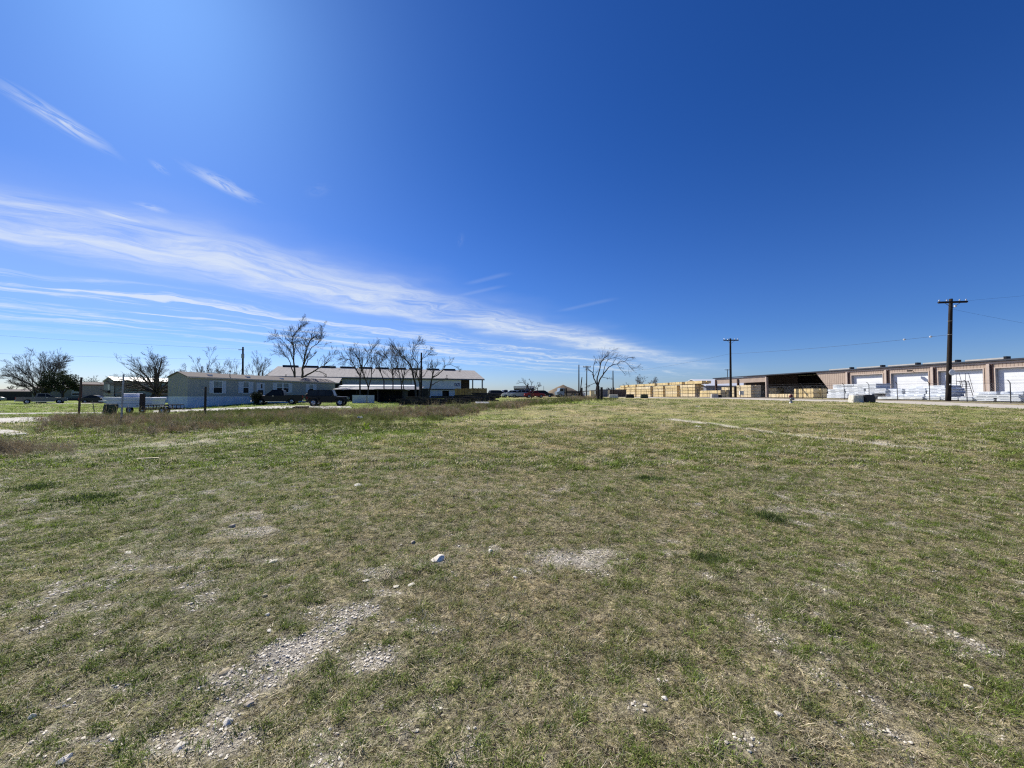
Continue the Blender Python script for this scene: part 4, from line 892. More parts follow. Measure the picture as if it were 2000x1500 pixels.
def wrapg(pa_, pb_, u, r0, rows, nm, cols_=1, behind=0, H=.30):
    Ya, Yb = pxY(pb_, u), pxY(pa_, u); L = (Yb-Ya)/.987; Ls = (L-.1*(cols_-1))/cols_; zb = upos(u, (Ya+Yb)/2).z+.1
    for r_ in range(rows):
        for k in range(cols_):
            for bh in range(behind+1):
                b = upos(u, Ya)+Matrix.Rotation(ELR, 3, 'Z') @ Vector((k*(Ls+.1)+rnd.uniform(-.12, .12), -bh*1.3+rnd.uniform(-.04, .04), 0)); b.z = zb+(r0+r_)*(H+.04)
                q = ('right', 'middle', 'left')[k if cols_ > 2 else k*2]+' part, ' if cols_ > 1 else ''
                pack('w', Ls, 2.4, H, 'white wrapped pack, %s layer, %s%s%s' % (ROW[r0+r_], q, 'rear row of the ' if bh else '', nm), b, g_)
ROW = ['bottom', 'second', 'third', 'fourth', 'fifth', 'top']
wrapg(1613, 1702, 57.0, 0, 2, 'long stack left of the concrete block', 2)
wrapg(1617, 1729, 57.2, 2, 2, 'long stack left of the concrete block', 3)
wrapg(1626, 1713, 57.4, 4, 2, 'long stack left of the concrete block', 2)
wrapg(1712, 1800, 55.6, 0, 1, 'low stack right of the concrete block', 2)
wrapg(1727, 1852, 57.5, 1, 3, 'middle stack behind the leaning pole', 3)
wrapg(1775, 1846, 57.8, 4, 1, 'middle stack behind the leaning pole', 1)
wrapg(1806, 1872, 56.0, 0, 1, 'middle stack behind the leaning pole', 2)
wrapg(1874, 1900, 56.0, 0, 1, 'low gap below the rolling ladder', 1)
wrapg(1900, 1992, 56.2, 0, 2, 'right-hand stack beside the rolling ladder', 2)
wrapg(1908, 1995, 57.2, 2, 1, 'right-hand stack beside the rolling ladder', 2)
wrapg(2010, 2150, 57.0, 0, 4, 'stack at the right edge of the view', 2)
# dark framed gap at the stack end and a pale barrel
# ------------------------------------------------------------------ yard fence
UF = 53.5; t_f = thing('chain_link_fence', 'chain-link yard fence with outward barbed arms before the lumber', 'fence', upos(UF, 30), 0)
base_f = t_f.location.copy(); pm = MB(); tops_ = []
Yk = [36.7+3.1*i for i in range(-3, 42)]
pmesh = None
for i, Y in enumerate(Yk):
    p = upos(UF, Y)-base_f
    if pmesh is None:
        q = MB(); q.tube([(0, 0, -.3), (0, 0, 1.95), (-.22, -.03, 2.18), (-.38, -.06, 2.24)], [.038, .036, .03, .022], 8); po = q.build('post', M['steel_dark'], t_f); pmesh = po
    else: po = pmesh.copy(); C.objects.link(po); po.parent = t_f
    po.location = p; tops_.append(p)
wm = MB()
for a, b in zip(tops_[:-1], tops_[1:]):
    for h_, r_ in ((1.92, .018), (1.0, .006), (.08, .008)): wm.tube([a+Vector((0, 0, h_)), b+Vector((0, 0, h_))], r_, 4, False)
    for q_, h_ in ((-.2, 2.16), (-.36, 2.23)): wm.tube([a+Vector((q_, 0, h_)), b+Vector((q_, 0, h_))], .005, 3, False)
wm.build('rail', M['steel_dark'], t_f)
dm = MB()
for ii, (a, b) in enumerate(zip(tops_[:-1], tops_[1:])):
    if ii > 16: break
    n = 18
    for i in range(n):
        for s_ in (0, 1):
            x0 = i/n; x1 = min(1, x0+1.84/3.1*1.0); h1 = .08+(x1-x0)*3.1
            zz = (.08, h1) if s_ == 0 else (1.92, 1.92-(x1-x0)*3.1)
            dm.tube([a.lerp(b, x0)+Vector((0, 0, zz[0])), a.lerp(b, x1)+Vector((0, 0, zz[1]))], .0025, 3, False)
dm.build('wire_mesh', M['steel'], t_f)
# ------------------------------------------------------------------ rolling ladder
t = thing('rolling_ladder', 'grey rolling warehouse ladder with a railed platform before a white door', 'ladder', upos(60.0, 44.4), R(60)); t.scale = (1, 1, 1)
rt = MB(); n = 9; H_ = 2.3; D_ = 1.15
for y in (-.36, .36):
    MB().tube([(0, y, .05), (D_, y, H_)], .028, 6).build('stringer', M['steel_dark'], t)
    MB().tube([(.15, y*1.05, 1.0), (D_*.98, y*1.05, H_+.95), (D_+.7, y*1.05, H_+.95), (D_+.72, y*1.05, H_)], .022, 6).build('handrail', M['steel_dark'], t)
    MB().tube([(D_+.7, y, H_), (D_+.95, y*1.2, .05)], .025, 6).build('leg', M['steel_dark'], t)
for i in range(n): x = D_*(i+.5)/n; z = .05+(H_-.05)*(i+.5)/n; MB().box(x-.1, x+.1, -.36, .36, z-.015, z+.02).build('tread', M['steel_dark'], t)
MB().box(D_, D_+.7, -.4, .4, H_-.03, H_+.03).build('platform', M['steel_dark'], t)
MB().box(-.1, D_+1.0, -.45, .45, .04, .12).build('base_frame', M['steel_dark'], t)
# ------------------------------------------------------------------ concrete blocks, hydrant, lid
def concrete_block(label, p, rz, L, m_=None, H=.72, Wd=.62, group='concrete blocks along the road'):
    o = MB().prism([(-L/2-.03, 0), (L/2+.03, 0), (L/2+.02, H*.45), (L/2-.05, H), (-L/2+.05, H), (-L/2-.02, H*.45)], [(-Wd/2, .05), (-Wd/2+.08, 0), (Wd/2-.08, 0), (Wd/2, .05)]).build('concrete_block', m_ or M['concrete'], loc=p, rz=rz)
    MB().tube([(-L*.1, 0, H-.02), (-L*.08, 0, H+.09), (L*.08, 0, H+.09), (L*.1, 0, H-.02)], .018, 6).build('lifting_loop', M['steel_dark'], o)
    return tag(o, label, 'block', group)
M['concrete_white'] = mat('whitewashed_concrete', (.66, .62, .53), .85, .12, 3, .3)
bp = at_px(1674, 40); concrete_block('whitewashed concrete block at the road edge, its right part under black sheeting', bp, R(4), 1.42, M['concrete_white'], .75)
tp = at_px(1691, 40); o = MB().prism([(-.52, 0), (.56, 0), (.60, .38), (.52, .62), (.40, .80), (-.44, .82), (-.52, .74)], [(-.50, .10), (-.40, 0), (.40, 0), (.50, .10)]).build('black_sheeting', M['black'], loc=tp, rz=R(4)); tag(o, 'black plastic sheeting wrapped over the right end of the white concrete block', 'tarp')
for px, Y, L, lb, m_ in ((1198, 84, 1.9, 'white-topped low concrete block nearest the windswept tree', M['concrete_white']), (1230, 75, 1.5, 'low dark concrete block second from the left at the road bend', M['darkfence']), (1258, 70, 1.25, 'low dark green-stained concrete block third from the left', mat('mossy_concrete', (.07, .08, .05), .9, .3, 4)), (1395, 68, 1.1, 'rubble-like pale concrete block near the lumber block left of the power pole', M['concrete'])):
    concrete_block(lb, at_px(px, Y), R(-6), L, m_, .72)
concrete_block('small dark block beside the pale rubble block near the power pole', at_px(1404, 68), R(5), .7, M['darkfence'], .6)
hp = at_px(1544.5, 38.3); t = thing('fire_hydrant', 'silver fire hydrant with a dark red top at the field edge', 'fire hydrant', hp, R(-30))
h = MB(); h.lathe([(.20, -.05), (.20, .05), (.13, .07), (.115, .12), (.115, .52), (.15, .54), (.15, .58)], 16); h.build('barrel', M['steel'], t, True)
MB().lathe([(.16, .58), (.17, .62), (.16, .72), (.12, .80), (.05, .85), (.04, .90), (0, .91)], 16).build('bonnet', mat('dark_red_paint', (.13, .02, .015), .5, .2, 4), t, True)
MB().lathe([(0, -.24), (.07, -.24), (.075, -.12), (.06, -.1), (.06, .1), (.075, .12), (.07, .24), (0, .24)], 12, 'y', (0, 0, .42)).build('side_outlet', M['steel'], t, True)
MB().lathe([(.08, 0), (.09, .1), (.11, .11), (.11, .22), (0, .22)], 14, 'x', (0.05, 0, .40)).build('front_outlet', M['steel'], t, True)
tag(MB().lathe([(0, .0), (.30, .0), (.30, .035), (.24, .05), (0, .05)], 20).build('valve_cover', M['black'], loc=at_px(1533, 38.0)+Vector((0, 0, .01))), 'round black valve cover in the grass left of the hydrant', 'cover')

# ================================================================== timber piles (dark railway-tie like beams)
TM = {}
def timber_pile(cx, Y, L, rows, per, label, group, rz=0.0, seed=0, step=.24, h=.17, dx0=0.0):
    r = random.Random(seed); c = at_px(cx, Y); n = 0
    for k in range(rows):
        w_ = per-int(k*.4)
        for j in range(w_):
            off = (j-(w_-1)/2)*step+r.uniform(-.03, .03); key = (round(L, 1),)
            if key not in TM:
                b = MB().prism([(-L/2, 0), (L/2, 0), (L/2, h), (-L/2, h)], [(-.11, .0), (.11, 0)]); o = b.build('timber', M['tie']); TM[key] = o
            else: o = TM[key].copy(); C.objects.link(o)
            d = Matrix.Rotation(rz, 3, 'Z') @ Vector((r.uniform(-.35, .35)+dx0, off, 0))
            x, y = c.x+d.x, c.y+d.y
            o.location = (x, y, SG(c.x, c.y)+.03+k*(h+.012)); o.rotation_euler = (r.uniform(-.02, .02), r.uniform(-.012, .012), rz+r.uniform(-.03, .03)); tag(o, label, 'timber', group)
specs = [(800, 44.5, 2.6, 4, 3, 'left end of the long dark pile'), (845, 44, 2.9, 4, 3, 'left-middle section of the long dark pile'), (890, 45, 2.9, 4, 3, 'right-middle section of the long dark pile'), (922, 47, 2.7, 4, 3, 'section of the dark pile behind the white board'),
         (944, 49.5, 2.4, 6, 3, 'taller squared section at the right end of the dark pile'), (962, 50, 1.3, 5, 3, 'short stub at the far right end of the dark pile'), (818, 50, 3.0, 5, 2, 'rear tier of the dark pile before the slim pole'), (862, 51, 3.0, 6, 2, 'rear tier of the dark pile before the dark opening'), (905, 51, 3.0, 6, 2, 'rear tier of the dark pile before the brown board fence')]
for i, (px, Y, L, rows, per, nm) in enumerate(specs): timber_pile(px, Y, L, rows, per, 'dark timber in the '+nm, 'timbers in the '+nm, R((i*37 % 9)-4), i)
o = MB().prism([(-.75, 0), (.8, 0), (.72, .03), (-.7, .035)], [(-.5, .1), (.5, 0)]).build('white_board', M['white_metal'], loc=at_px(942, 43)+Vector((0, 0, .12)), rz=R(8)); o.rotation_euler[0] = R(12); tag(o, 'flat white board lying in the grass before the dark timber pile', 'board')
t = thing('junk_chest', 'small reddish-brown open box half sunk in the weeds before the boxy black off-roader', 'box', at_px(588, 36.5), R(5)); c_ = M['brown_dark']
MB().box(-.6, .6, -.3, .3, -.1, .12).build('body', c_, t); MB().box(-.62, .62, .26, .32, .12, .40).build('back_board', c_, t); MB().box(-.64, -.56, -.28, .25, .12, .34).build('side_board', c_, t)

# ================================================================== vehicles (x forward, y left)
def paint(name, col, rough=.28): 
    return mat(name, col, rough, .06, 1.5, spec=.25)
def arch(cx, r, n=7): return [(cx+r*math.cos(math.pi*i/n), .36+r*math.sin(math.pi*i/n)) for i in range(n, -1, -1)]
def wheel(t, x, y, r, w_=.24):
    s = 1 if y > 0 else -1
    ty = MB().lathe([(r*.60, -w_/2), (r*.93, -w_/2), (r, -w_/2+.04), (r, w_/2-.04), (r*.93, w_/2), (r*.60, w_/2)], 22, 'y', (x, y, r)).build('tyre', M['tyre'], None, True)
    wh = MB().lathe([(0, s*(w_/2-.06)), (r*.16, s*(w_/2-.03)), (r*.18, s*(w_/2-.09)), (r*.5, s*(w_/2-.10)), (r*.60, s*(w_/2-.01))], 20, 'y', (x, y, r))
    for k in range(5):
        a = 2*math.pi*k/5; wh.tube([(x, y+s*(w_/2-.045), r), (x+math.cos(a)*r*.57, y+s*(w_/2-.03), r+math.sin(a)*r*.57)], .035, 4)
    o = wh.build('wheel', M['rim'], t); ty.parent = o; return o
def cabin(t, pr, w_, z0, z1, bodym, k=.16, wins=(), ws=None, rw=None):
    """pr: greenhouse profile (x,z); sides lean inwards with height"""
    def y_at(z): return w_/2-.04-(z-z0)/(z1-z0)*k
    b = MB(); n = len(pr)
    b.v = [(x, -y_at(z), z) for x, z in pr]+[(x, y_at(z), z) for x, z in pr]
    b.f = [tuple(range(n)), tuple(range(2*n-1, n-1, -1))]+[(i, (i+1) % n, n+(i+1) % n, n+i) for i in range(n)]
    b.build('cab', bodym, t, False)
    for wpoly in wins:
        for s in (-1, 1):
            g = MB(); m = len(wpoly); off = .012
            g.v = [(x, s*(y_at(z)+off), z) for x, z in wpoly]+[(x, s*(y_at(z)-.01), z) for x, z in wpoly]
            g.f = [tuple(range(m)), tuple(range(2*m-1, m-1, -1))]+[(i, (i+1) % m, m+(i+1) % m, m+i) for i in range(m)]
            g.build('side_window', M['glass'], t)
    for nm, e in (('windshield', ws), ('rear_window', rw)):
        if not e: continue
        (xa, za), (xb, zb) = e; d = Vector((xb-xa, 0, zb-za)).normalized(); nn = Vector((d.z, 0, -d.x))*.012*(1 if nm == 'windshield' else -1)
        if nm == 'windshield' and nn.x < 0: nn = -nn
        if nm == 'rear_window' and nn.x > 0: nn = -nn
        fa_, fb_ = .10, .92; g = MB(); pts = []
        for f_ in (fa_, fb_):
            x, z = xa+(xb-xa)*f_, za+(zb-za)*f_; yy = y_at(z)-.08; pts.append((x, z, yy))
        (x0, z0_, y0_), (x1, z1_, y1_) = pts
        g.v = [(x0+nn.x, -y0_, z0_+nn.z), (x0+nn.x, y0_, z0_+nn.z), (x1+nn.x, y1_, z1_+nn.z), (x1+nn.x, -y1_, z1_+nn.z)]+[(x0-nn.x, -y0_, z0_-nn.z), (x0-nn.x, y0_, z0_-nn.z), (x1-nn.x, y1_, z1_-nn.z), (x1-nn.x, -y1_, z1_-nn.z)]
        g.f = [(0, 1, 2, 3), (7, 6, 5, 4), (0, 4, 5, 1), (1, 5, 6, 2), (2, 6, 7, 3), (3, 7, 4, 0)]; g.build(nm, M['glass'], t)
def lowbody(t, prof, w_, bodym): MB().prism(prof, [(-w_/2, .035), (-w_/2+.07, .006), (-w_/2+.16, 0), (w_/2-.16, 0), (w_/2-.07, .006), (w_/2, .035)]).build('body', bodym, t)
def details(t, L, w_, zf, zr, bumper, mx_, mz):
    MB().box(L/2-.02, L/2+.08, -w_/2+.05, w_/2-.05, .38, .60).build('front_bumper', bumper, t); MB().box(-L/2-.08, -L/2+.02, -w_/2+.05, w_/2-.05, .40, .60).build('rear_bumper', bumper, t)
    for s in (-1, 1):
        MB().box(L/2-.12, L/2+.015, s*(w_/2-.20)-.17, s*(w_/2-.20)+.17, zf-.1, zf+.08).build('headlight', M['clearlens'], t)
        MB().box(-L/2-.015, -L/2+.1, s*(w_/2-.13)-.08, s*(w_/2-.13)+.08, zr-.18, zr+.18).build('taillight', M['redlens'], t)
        MB().box(mx_-.06, mx_+.07, s*(w_/2+.10)-.10, s*(w_/2+.10)+.10, mz-.08, mz+.1).build('mirror', M['black'], t)
        MB().box(mx_-.75, mx_-.55, s*(w_/2+.005)-.02, s*(w_/2+.005)+.02, mz-.19, mz-.15).build('door_handle', bumper, t)
    MB().box(-L/2-.02, -L/2+.01, -.22, .22, .66, .78).build('licence_plate', M['white_metal'], t); MB().box(L/2-.01, L/2+.02, -w_/2+.42, w_/2-.42, zf-.14, zf+.08).build('grille', M['black'], t)
def pickup(label, p, rz, col, L=5.9, w_=2.0, zh=1.12, top=1.92, wr=.40, chrome=True, group='parked pickups'):
    t = thing('pickup_truck', label, 'pickup truck', p, rz, group); m = paint('truck_paint', col); h = L/2; zb = 1.18
    xa, xr = h-.98, -h+1.28
    prof = [(-h, .45), (xr-.47, .42)]+arch(xr, .47)+[(xa-.47, .40)]+arch(xa, .47)+[(h-.05, .45), (h, .7), (h-.02, zh-.08), (h-.25, zh), (h-1.6, zh+.06), (-h+2.15, zb), (-h+2.12, zb), (-h, zb)]
    prof[2:2] = []
    lowbody(t, prof, w_, m)
    MB().box(-h+.1, -h+2.05, -w_/2+.14, w_/2-.14, zb+.001, zb+.006).build('bed_floor', M['black'], t)
    for s in (-1, 1): MB().box(-h+.02, -h+2.1, s*(w_/2-.1)-.05, s*(w_/2-.1)+.05, zb-.001, zb+.05).build('bed_rail', m, t)
    cab = [(-h+2.15, zb-.03), (h-1.45, zh+.03), (h-2.25, top-.02), (h-2.6, top), (-h+2.55, top), (-h+2.32, top-.06)]
    cabin(t, cab, w_, zb, top, m, .22, wins=[[(-h+2.38, zb+.08), (-h+3.28, zb+.08), (-h+3.28, top-.12), (-h+2.48, top-.12)], [(-h+3.36, zb+.08), (h-1.78, zb+.06), (h-2.38, top-.12), (-h+3.36, top-.12)]], ws=((h-1.45, zh+.03), (h-2.25, top-.02)), rw=((-h+2.15, zb), (-h+2.32, top-.06)))
    for x in (xa, xr):
        for y in (-w_/2+.14, w_/2-.14): wheel(t, x, y, wr, .27)
    details(t, L, w_, .92, 1.0, M['chrome'] if chrome else M['black'], h-1.75, 1.28); 
    for s in (-1, 1): MB().box(xr+.6, xa-.6, s*(w_/2+.02)-.06, s*(w_/2+.02)+.06, .36, .42).build('running_board', M['chrome'] if chrome else M['black'], t)
    return t
def car(label, p, rz, col, L=4.6, w_=1.82, zh=.92, top=1.45, kind='sedan', wr=.33, name='parked_car', cat='car', group='parked cars in the far row'):
    t = thing(name, label, cat, p, rz, group); m = paint('car_paint', col); h = L/2; xa, xr = h-.88, -h+.92; r_ = wr+.06
    ar = lambda cx: [(cx+r_*math.cos(math.pi*i/6), wr+r_*math.sin(math.pi*i/6)*.95) for i in range(6, -1, -1)]
    zt = zh+.12 if kind == 'suv' else zh+.08
    prof = [(-h, .35), (xr-r_, .30)]+ar(xr)+ar(xa)+[(h-.08, .32), (h, .55), (h-.08, zh-.14), (h-.4, zh-.04), (h-1.25, zh+.04), (-h+.6, zt), (-h+.08, zt-.03), (-h, .8)]
    lowbody(t, prof, w_, m)
    if kind == 'suv':
        cab = [(-h+.08, zt-.02), (h-1.15, zh+.02), (h-1.95, top-.04), (h-2.4, top), (-h+.5, top), (-h+.25, top-.08)]
        wins = [[(-h+.35, zt+.08), (-h+1.2, zt+.07), (-h+1.2, top-.12), (-h+.5, top-.13)], [(-h+1.28, zt+.07), (-h+2.2, zt+.05), (-h+2.2, top-.1), (-h+1.28, top-.1)], [(-h+2.28, zt+.05), (h-1.45, zh+.14), (h-2.05, top-.1), (-h+2.28, top-.1)]]
        rw = ((-h+.08, zt), (-h+.25, top-.08))
    else:
        cab = [(-h+.55, zt-.02), (h-1.2, zh+.02), (h-1.95, top-.04), (h-2.3, top), (-h+1.6, top), (-h+1.25, top-.06)]
        wins = [[(-h+1.0, zt+.06), (-h+2.05, zt+.05), (-h+2.05, top-.1), (-h+1.5, top-.1)], [(-h+2.13, zt+.05), (h-1.5, zh+.12), (h-2.05, top-.1), (-h+2.13, top-.1)]]
        rw = ((-h+.55, zt), (-h+1.25, top-.06))
    cabin(t, cab, w_, zt, top, m, .18, wins, ((h-1.15, zh+.02), (h-1.95, top-.04)), rw)
    for x in (xa, xr):
        for y in (-w_/2+.12, w_/2-.12): wheel(t, x, y, wr, .22)
    details(t, L, w_, .68, .78, m, h-1.45, zt+.12); return t
pickup('tan crew-cab pickup parked side-on on the lawn at the far left', at_px(83, 69), R(-90+ -(-50.7)+90)+R(0) if False else R(50.7-0), (.20, .18, .155), L=5.9)
pickup('black crew-cab pickup with chrome bumper nosed left on the gravel drive', at_px(546, 50.5), R(180+18), (.006, .006, .007), L=5.8)
# boxy off-roader
def offroader(label, p, rz, col):
    t = thing('off_road_vehicle', label, 'off-roader', p, rz); m = paint('off_roader_paint', col, .35); L = 4.3; h = L/2; w_ = 1.7
    MB().prism([(-h+.1, .5), (h-.05, .5), (h, .75), (h-.02, 1.08), (h-1.35, 1.16), (-h+.05, 1.18), (-h+.02, .8)], [(-w_/2+.12, .03), (-w_/2+.2, 0), (w_/2-.2, 0), (w_/2-.12, .03)]).build('body', m, t)
    for x in (h-.72, -h+.75):
        for s in (-1, 1):
            MB().prism([(x-.58, .78), (x-.42, 1.02), (x+.42, 1.02), (x+.58, .80), (x+.54, .76), (x+.38, .94), (x-.38, .94), (x-.54, .74)], [(s*(w_/2-.12), 0), (s*(w_/2+.14), 0)]).build('fender', M['black'], t)
    pr = [(-h+.05, 1.17), (h-1.38, 1.17), (h-1.62, 1.84), (h-1.7, 1.87), (-h+.1, 1.87)]
    cabin(t, pr, w_-.16, 1.17, 1.87, m, .08, [[(-h+.2, 1.26), (-h+1.15, 1.26), (-h+1.15, 1.76), (-h+.2, 1.76)], [(-h+1.25, 1.26), (-h+1.95, 1.26), (-h+1.95, 1.76), (-h+1.25, 1.76)], [(-h+2.05, 1.26), (h-1.5, 1.26), (h-1.68, 1.76), (-h+2.05, 1.76)]], ((h-1.38, 1.17), (h-1.62, 1.84)), ((-h+.05, 1.17), (-h+.1, 1.87)))
    for x in (h-.72, -h+.75):
        for y in (-w_/2, w_/2): wheel(t, x, y, .42, .28)
    sp_ = MB().lathe([(.05, -.13), (.38, -.13), (.42, -.08), (.42, .08), (.38, .13), (0, .13)], 20, 'x', (-h-.16, 0, 1.05)).build('spare_wheel', M['tyre'], t, True)
    MB().box(-h-.12, -h+.12, -.8, .8, .5, .64).build('rear_bumper', M['black'], t); MB().box(h-.05, h+.18, -.78, .78, .5, .64).build('front_bumper', M['black'], t)
    for s in (-1, 1):
        MB().lathe([(0, .02), (.09, .02), (.1, 0), (.1, -.04)], 12, 'x', (h, s*.5, .93)).build('headlight', M['clearlens'], t); MB().box(-h-.02, -h+.05, s*.66-.06, s*.66+.06, .88, 1.08).build('taillight', M['redlens'], t)
        MB().box(h-1.55, h-1.42, s*.95-.1, s*.95+.1, 1.22, 1.42).build('mirror', M['black'], t); MB().box(-h+1.2, h-1.5, s*.84-.05, s*.84+.05, .42, .48).build('side_step', M['black'], t)
    MB().box(h, h+.02, -.34, .34, .72, 1.05).build('grille', M['black'], t); MB().box(-h-.34, -h-.31, -.45+.9-.2, .65, .72, .84).build('licence_plate', M['white_metal'], t)
    return t
offroader('boxy black off-roader with a rear spare wheel, parked right of the black pickup', at_px(642, 45.2), R(12), (.005, .005, .006))
car('silver car cut off by the left edge of the view', at_px(-26, 76), R(48), (.35, .36, .37), group=None)
car('dark sedan parked before the dull tan mobile home', at_px(190, 69.5), R(20), (.02, .02, .025), L=4.2, group=None)
# far row in the middle
car('black hatch-like SUV, leftmost of the far cars beyond the timber piles', at_px(973, 92), R(20), (.02, .022, .03), 4.7, 1.9, 1.0, 1.75, 'suv')
pickup('white pickup with a utility rack in the far row, second from the left', at_px(987, 96), R(200), (.5, .5, .5), 5.4, 1.9, group='parked cars in the far row')
car('white SUV in the far row between the rack pickup and the silver car', at_px(999, 88), R(185), (.62, .62, .62), 4.6, 1.85, 1.0, 1.7, 'suv')
car('silver-grey SUV right of the white SUV, by the little bare tree', at_px(1018, 86), R(172), (.33, .35, .38), 4.7, 1.85, 1.02, 1.78, 'suv')
car('red car directly behind the little bare tree', at_px(1044, 84), R(5), (.22, .012, .018), 4.5, 1.82, .95, 1.5)
car('dark car right of the red car in the far row', at_px(1062, 90), R(-10), (.015, .015, .018), 4.6, 1.85, .98, 1.62, 'suv')
car('dark low car between the silver-grey SUV and the red car', at_px(1030, 97), R(8), (.03, .03, .035), 4.5)
# step truck at the mound
t = thing('box_truck', 'pale blue-grey cab truck with a dark bed parked before the dirt mound', 'truck', at_px(1107, 88), R(-168)); bm_ = paint('pale_blue_paint', (.24, .30, .36))
MB().prism([(.9, .5), (2.6, .5), (2.65, 1.2), (2.1, 1.35), (1.9, 2.1), (.9, 2.1)], [(-.95, .03), (-.85, 0), (.85, 0), (.95, .03)]).build('cab', bm_, t); MB().box(-2.8, .8, -1.0, 1.0, .9, 1.15).build('bed', M['black'], t); MB().box(.75, .88, -.98, .98, 1.15, 2.0).build('headboard', M['black'], t)
for s in (-1, 1): MB().prism([(1.15, 1.35), (1.98, 1.35), (1.82, 1.95), (1.15, 1.95)], [(s*.90, 0), (s*.965, 0)]).build('side_window', M['glass'], t)
for x in (1.9, -1.7):
    for y in (-.85, .85): wheel(t, x, y, .42, .26)
# backhoe
t = thing('backhoe', 'dark backhoe with raised arm behind the red car', 'backhoe', at_px(1046, 92), R(0)); yb = M['black']
MB().box(-1.3, 1.3, -.6, .6, .6, 1.3).build('body', yb, t); c_ = MB(); 
for x in (-.7, .5):
    for y in (-.55, .55): c_.box(x-.04, x+.04, y-.04, y+.04, 1.3, 2.2)
c_.box(-.8, .6, -.65, .65, 2.2, 2.28); c_.build('cab_frame', yb, t)
MB().tube([(-1.2, 0, 1.0), (-2.0, 0, 2.9), (-1.7, 0, 3.2), (-2.9, 0, 1.2)], [.14, .12, .12, .1], 6).build('boom', yb, t); MB().prism([(-3.2, .9), (-2.7, .9), (-2.6, 1.3), (-3.0, 1.35)], [(-.3, 0), (.3, 0)]).build('bucket', yb, t)
for x, r_ in ((-.8, .55), (.95, .4)):
    for y in (-.75, .75): wheel(t, x, y, r_, .3)
# far low sheds in the middle
t = thing('carport', 'low pale-roofed carport behind the far parked cars', 'carport', at_px(1003, 118), R(-4)); MB().box(0, 6.4, 0, 5, 2.75, 3.5).build('roof', M['white_metal'], t); MB().box(.1, 6.3, .0, .1, 2.3, 2.74).build('fascia', M['steel_dark'], t)
for x in (.2, 3.2, 6.2): MB().box(x-.08, x+.08, .1, .25, -.5, 2.74).build('post', M['jamb'], t)
MB().box(.1, 6.3, 4.7, 4.9, -.5, 2.74).build('rear_wall', M['interior'], t)
t = thing('open_shed', 'low grey shed with flat dark roof right of the windswept tree', 'shed', at_px(1166, 125), R(-3)); MB().box(0, 9.5, 0, 4, 2.3, 2.5).build('roof', M['roof_edge'], t); MB().box(.1, 3.4, 0, 3.9, -.5, 2.29).build('wall', mat('slate_wall', (.14, .15, .17), .8, .1, 3), t); MB().box(3.5, 4.2, 0, .4, .3, 2.29).build('pallet_stack', M['lumber_pale'], t); MB().box(4.3, 9.4, .1, 3.9, -.5, 2.29).build('side_wall', mat('brown_wall', (.13, .095, .075), .9, .15, 3), t)
t = thing('white_shed', 'small white shed at the far foot of the dirt mound', 'shed', at_px(1116, 150), 0); MB().box(0, 5.5, 0, 4, -.5, 1.4).build('wall', M['white_metal'], t); MB().prism([(-.2, 1.4), (5.7, 1.4), (2.75, 2.0)], [(-.2, 0), (4.2, 0)]).build('roof', M['white_metal'], t)
for i, (px, z) in enumerate(((1156.5, 0), (1161, 0))):
    t = tag(MB().box(-.42, .42, -.4, .4, 0, .8+(.75 if i == 0 else 0)).build('crate', M['lumber_pale'], loc=at_px(px, 78), rz=R(8*i)), ('tall' if i == 0 else 'short')+' pale wooden crate left of the black stump-like posts', 'crate')
    MB().box(-.44, .44, -.42, -.405, .36, .42).build('band', M['strap'], t)
# dirt mound
mm = MB(); n = 34; mc = at_px(1100, 100); 
for j in range(n+1):
    for i in range(n+1):
        x = (i/n-.5)*13; y = (j/n-.5)*11; d = math.hypot(x/5.8, y/4.8); hh = 3.3*max(0, 1-d)**.72 if d < 1 else 0
        hh += .22*(float(fbm(np.array([x*.9+5]), np.array([y*.9+3]), 8)[0])-.5)*(1 if d < .95 else 0); mm.v.append((x, y, hh-.15 if d < 1 else -.3))
for j in range(n):
    for i in range(n): a = j*(n+1)+i; mm.f.append((a, a+1, a+n+2, a+n+1))
tag(mm.build('dirt_mound', mat('mound_soil', (.20, .15, .095), .95, .25, 1.4, .5), None, True, mc), 'brown dirt mound with a weedy crown behind the pale truck', 'mound')

# ================================================================== camper and trailers (left)
M['camper'] = mat('camper_white', (.62, .62, .67), .45, .06, 1.5)
cp = at_px(265, 33); ca = R(12); t = thing('folding_camper', 'white folding camper trailer with roof vent unit behind the grey pipe post', 'camper', cp, ca); t.scale = (.76, .85, .98)
# image span 205..322 at Y 33: about 5.1 m
MB().prism([(-1.6, .55), (2.3, .55), (2.3, 1.20), (-2.0, 1.20), (-2.0, .85)], [(-1.0, .02), (-.93, 0), (.93, 0), (1.0, .02)]).build('body', M['camper'], t)
MB().prism([(-2.35, 1.20), (2.4, 1.20), (2.4, 1.38), (2.3, 1.42), (-2.25, 1.42), (-2.35, 1.38)], [(-1.06, .02), (-1.0, 0), (1.0, 0), (1.06, .02)]).build('roof_lid', M['camper'], t)
MB().prism([(-.95, 1.42), (.6, 1.42), (.55, 1.68), (.4, 1.76), (-.8, 1.76), (-.92, 1.68)], [(-.5, .06), (-.42, 0), (.42, 0), (.5, .06)]).build('roof_unit', M['camper'], t)
MB().box(-1.99, 2.29, -1.012, -1.0, .86, .90).build('side_stripe', M['jamb'], t); MB().box(-2.75, -1.95, -.9, .9, 1.06, 1.14).build('front_shelf', M['camper'], t)
for x in (-1.1, .9): MB().box(x-.1, x+.1, -1.02, -1.0, .66, .76).build('hatch', M['jamb'], t)
for y in (-.85, .85):
    wheel(t, .1, y, .33, .2)
MB().tube([(-1.6, 0, .5), (-2.9, 0, .48)], .05, 6).build('tongue', M['steel_dark'], t)
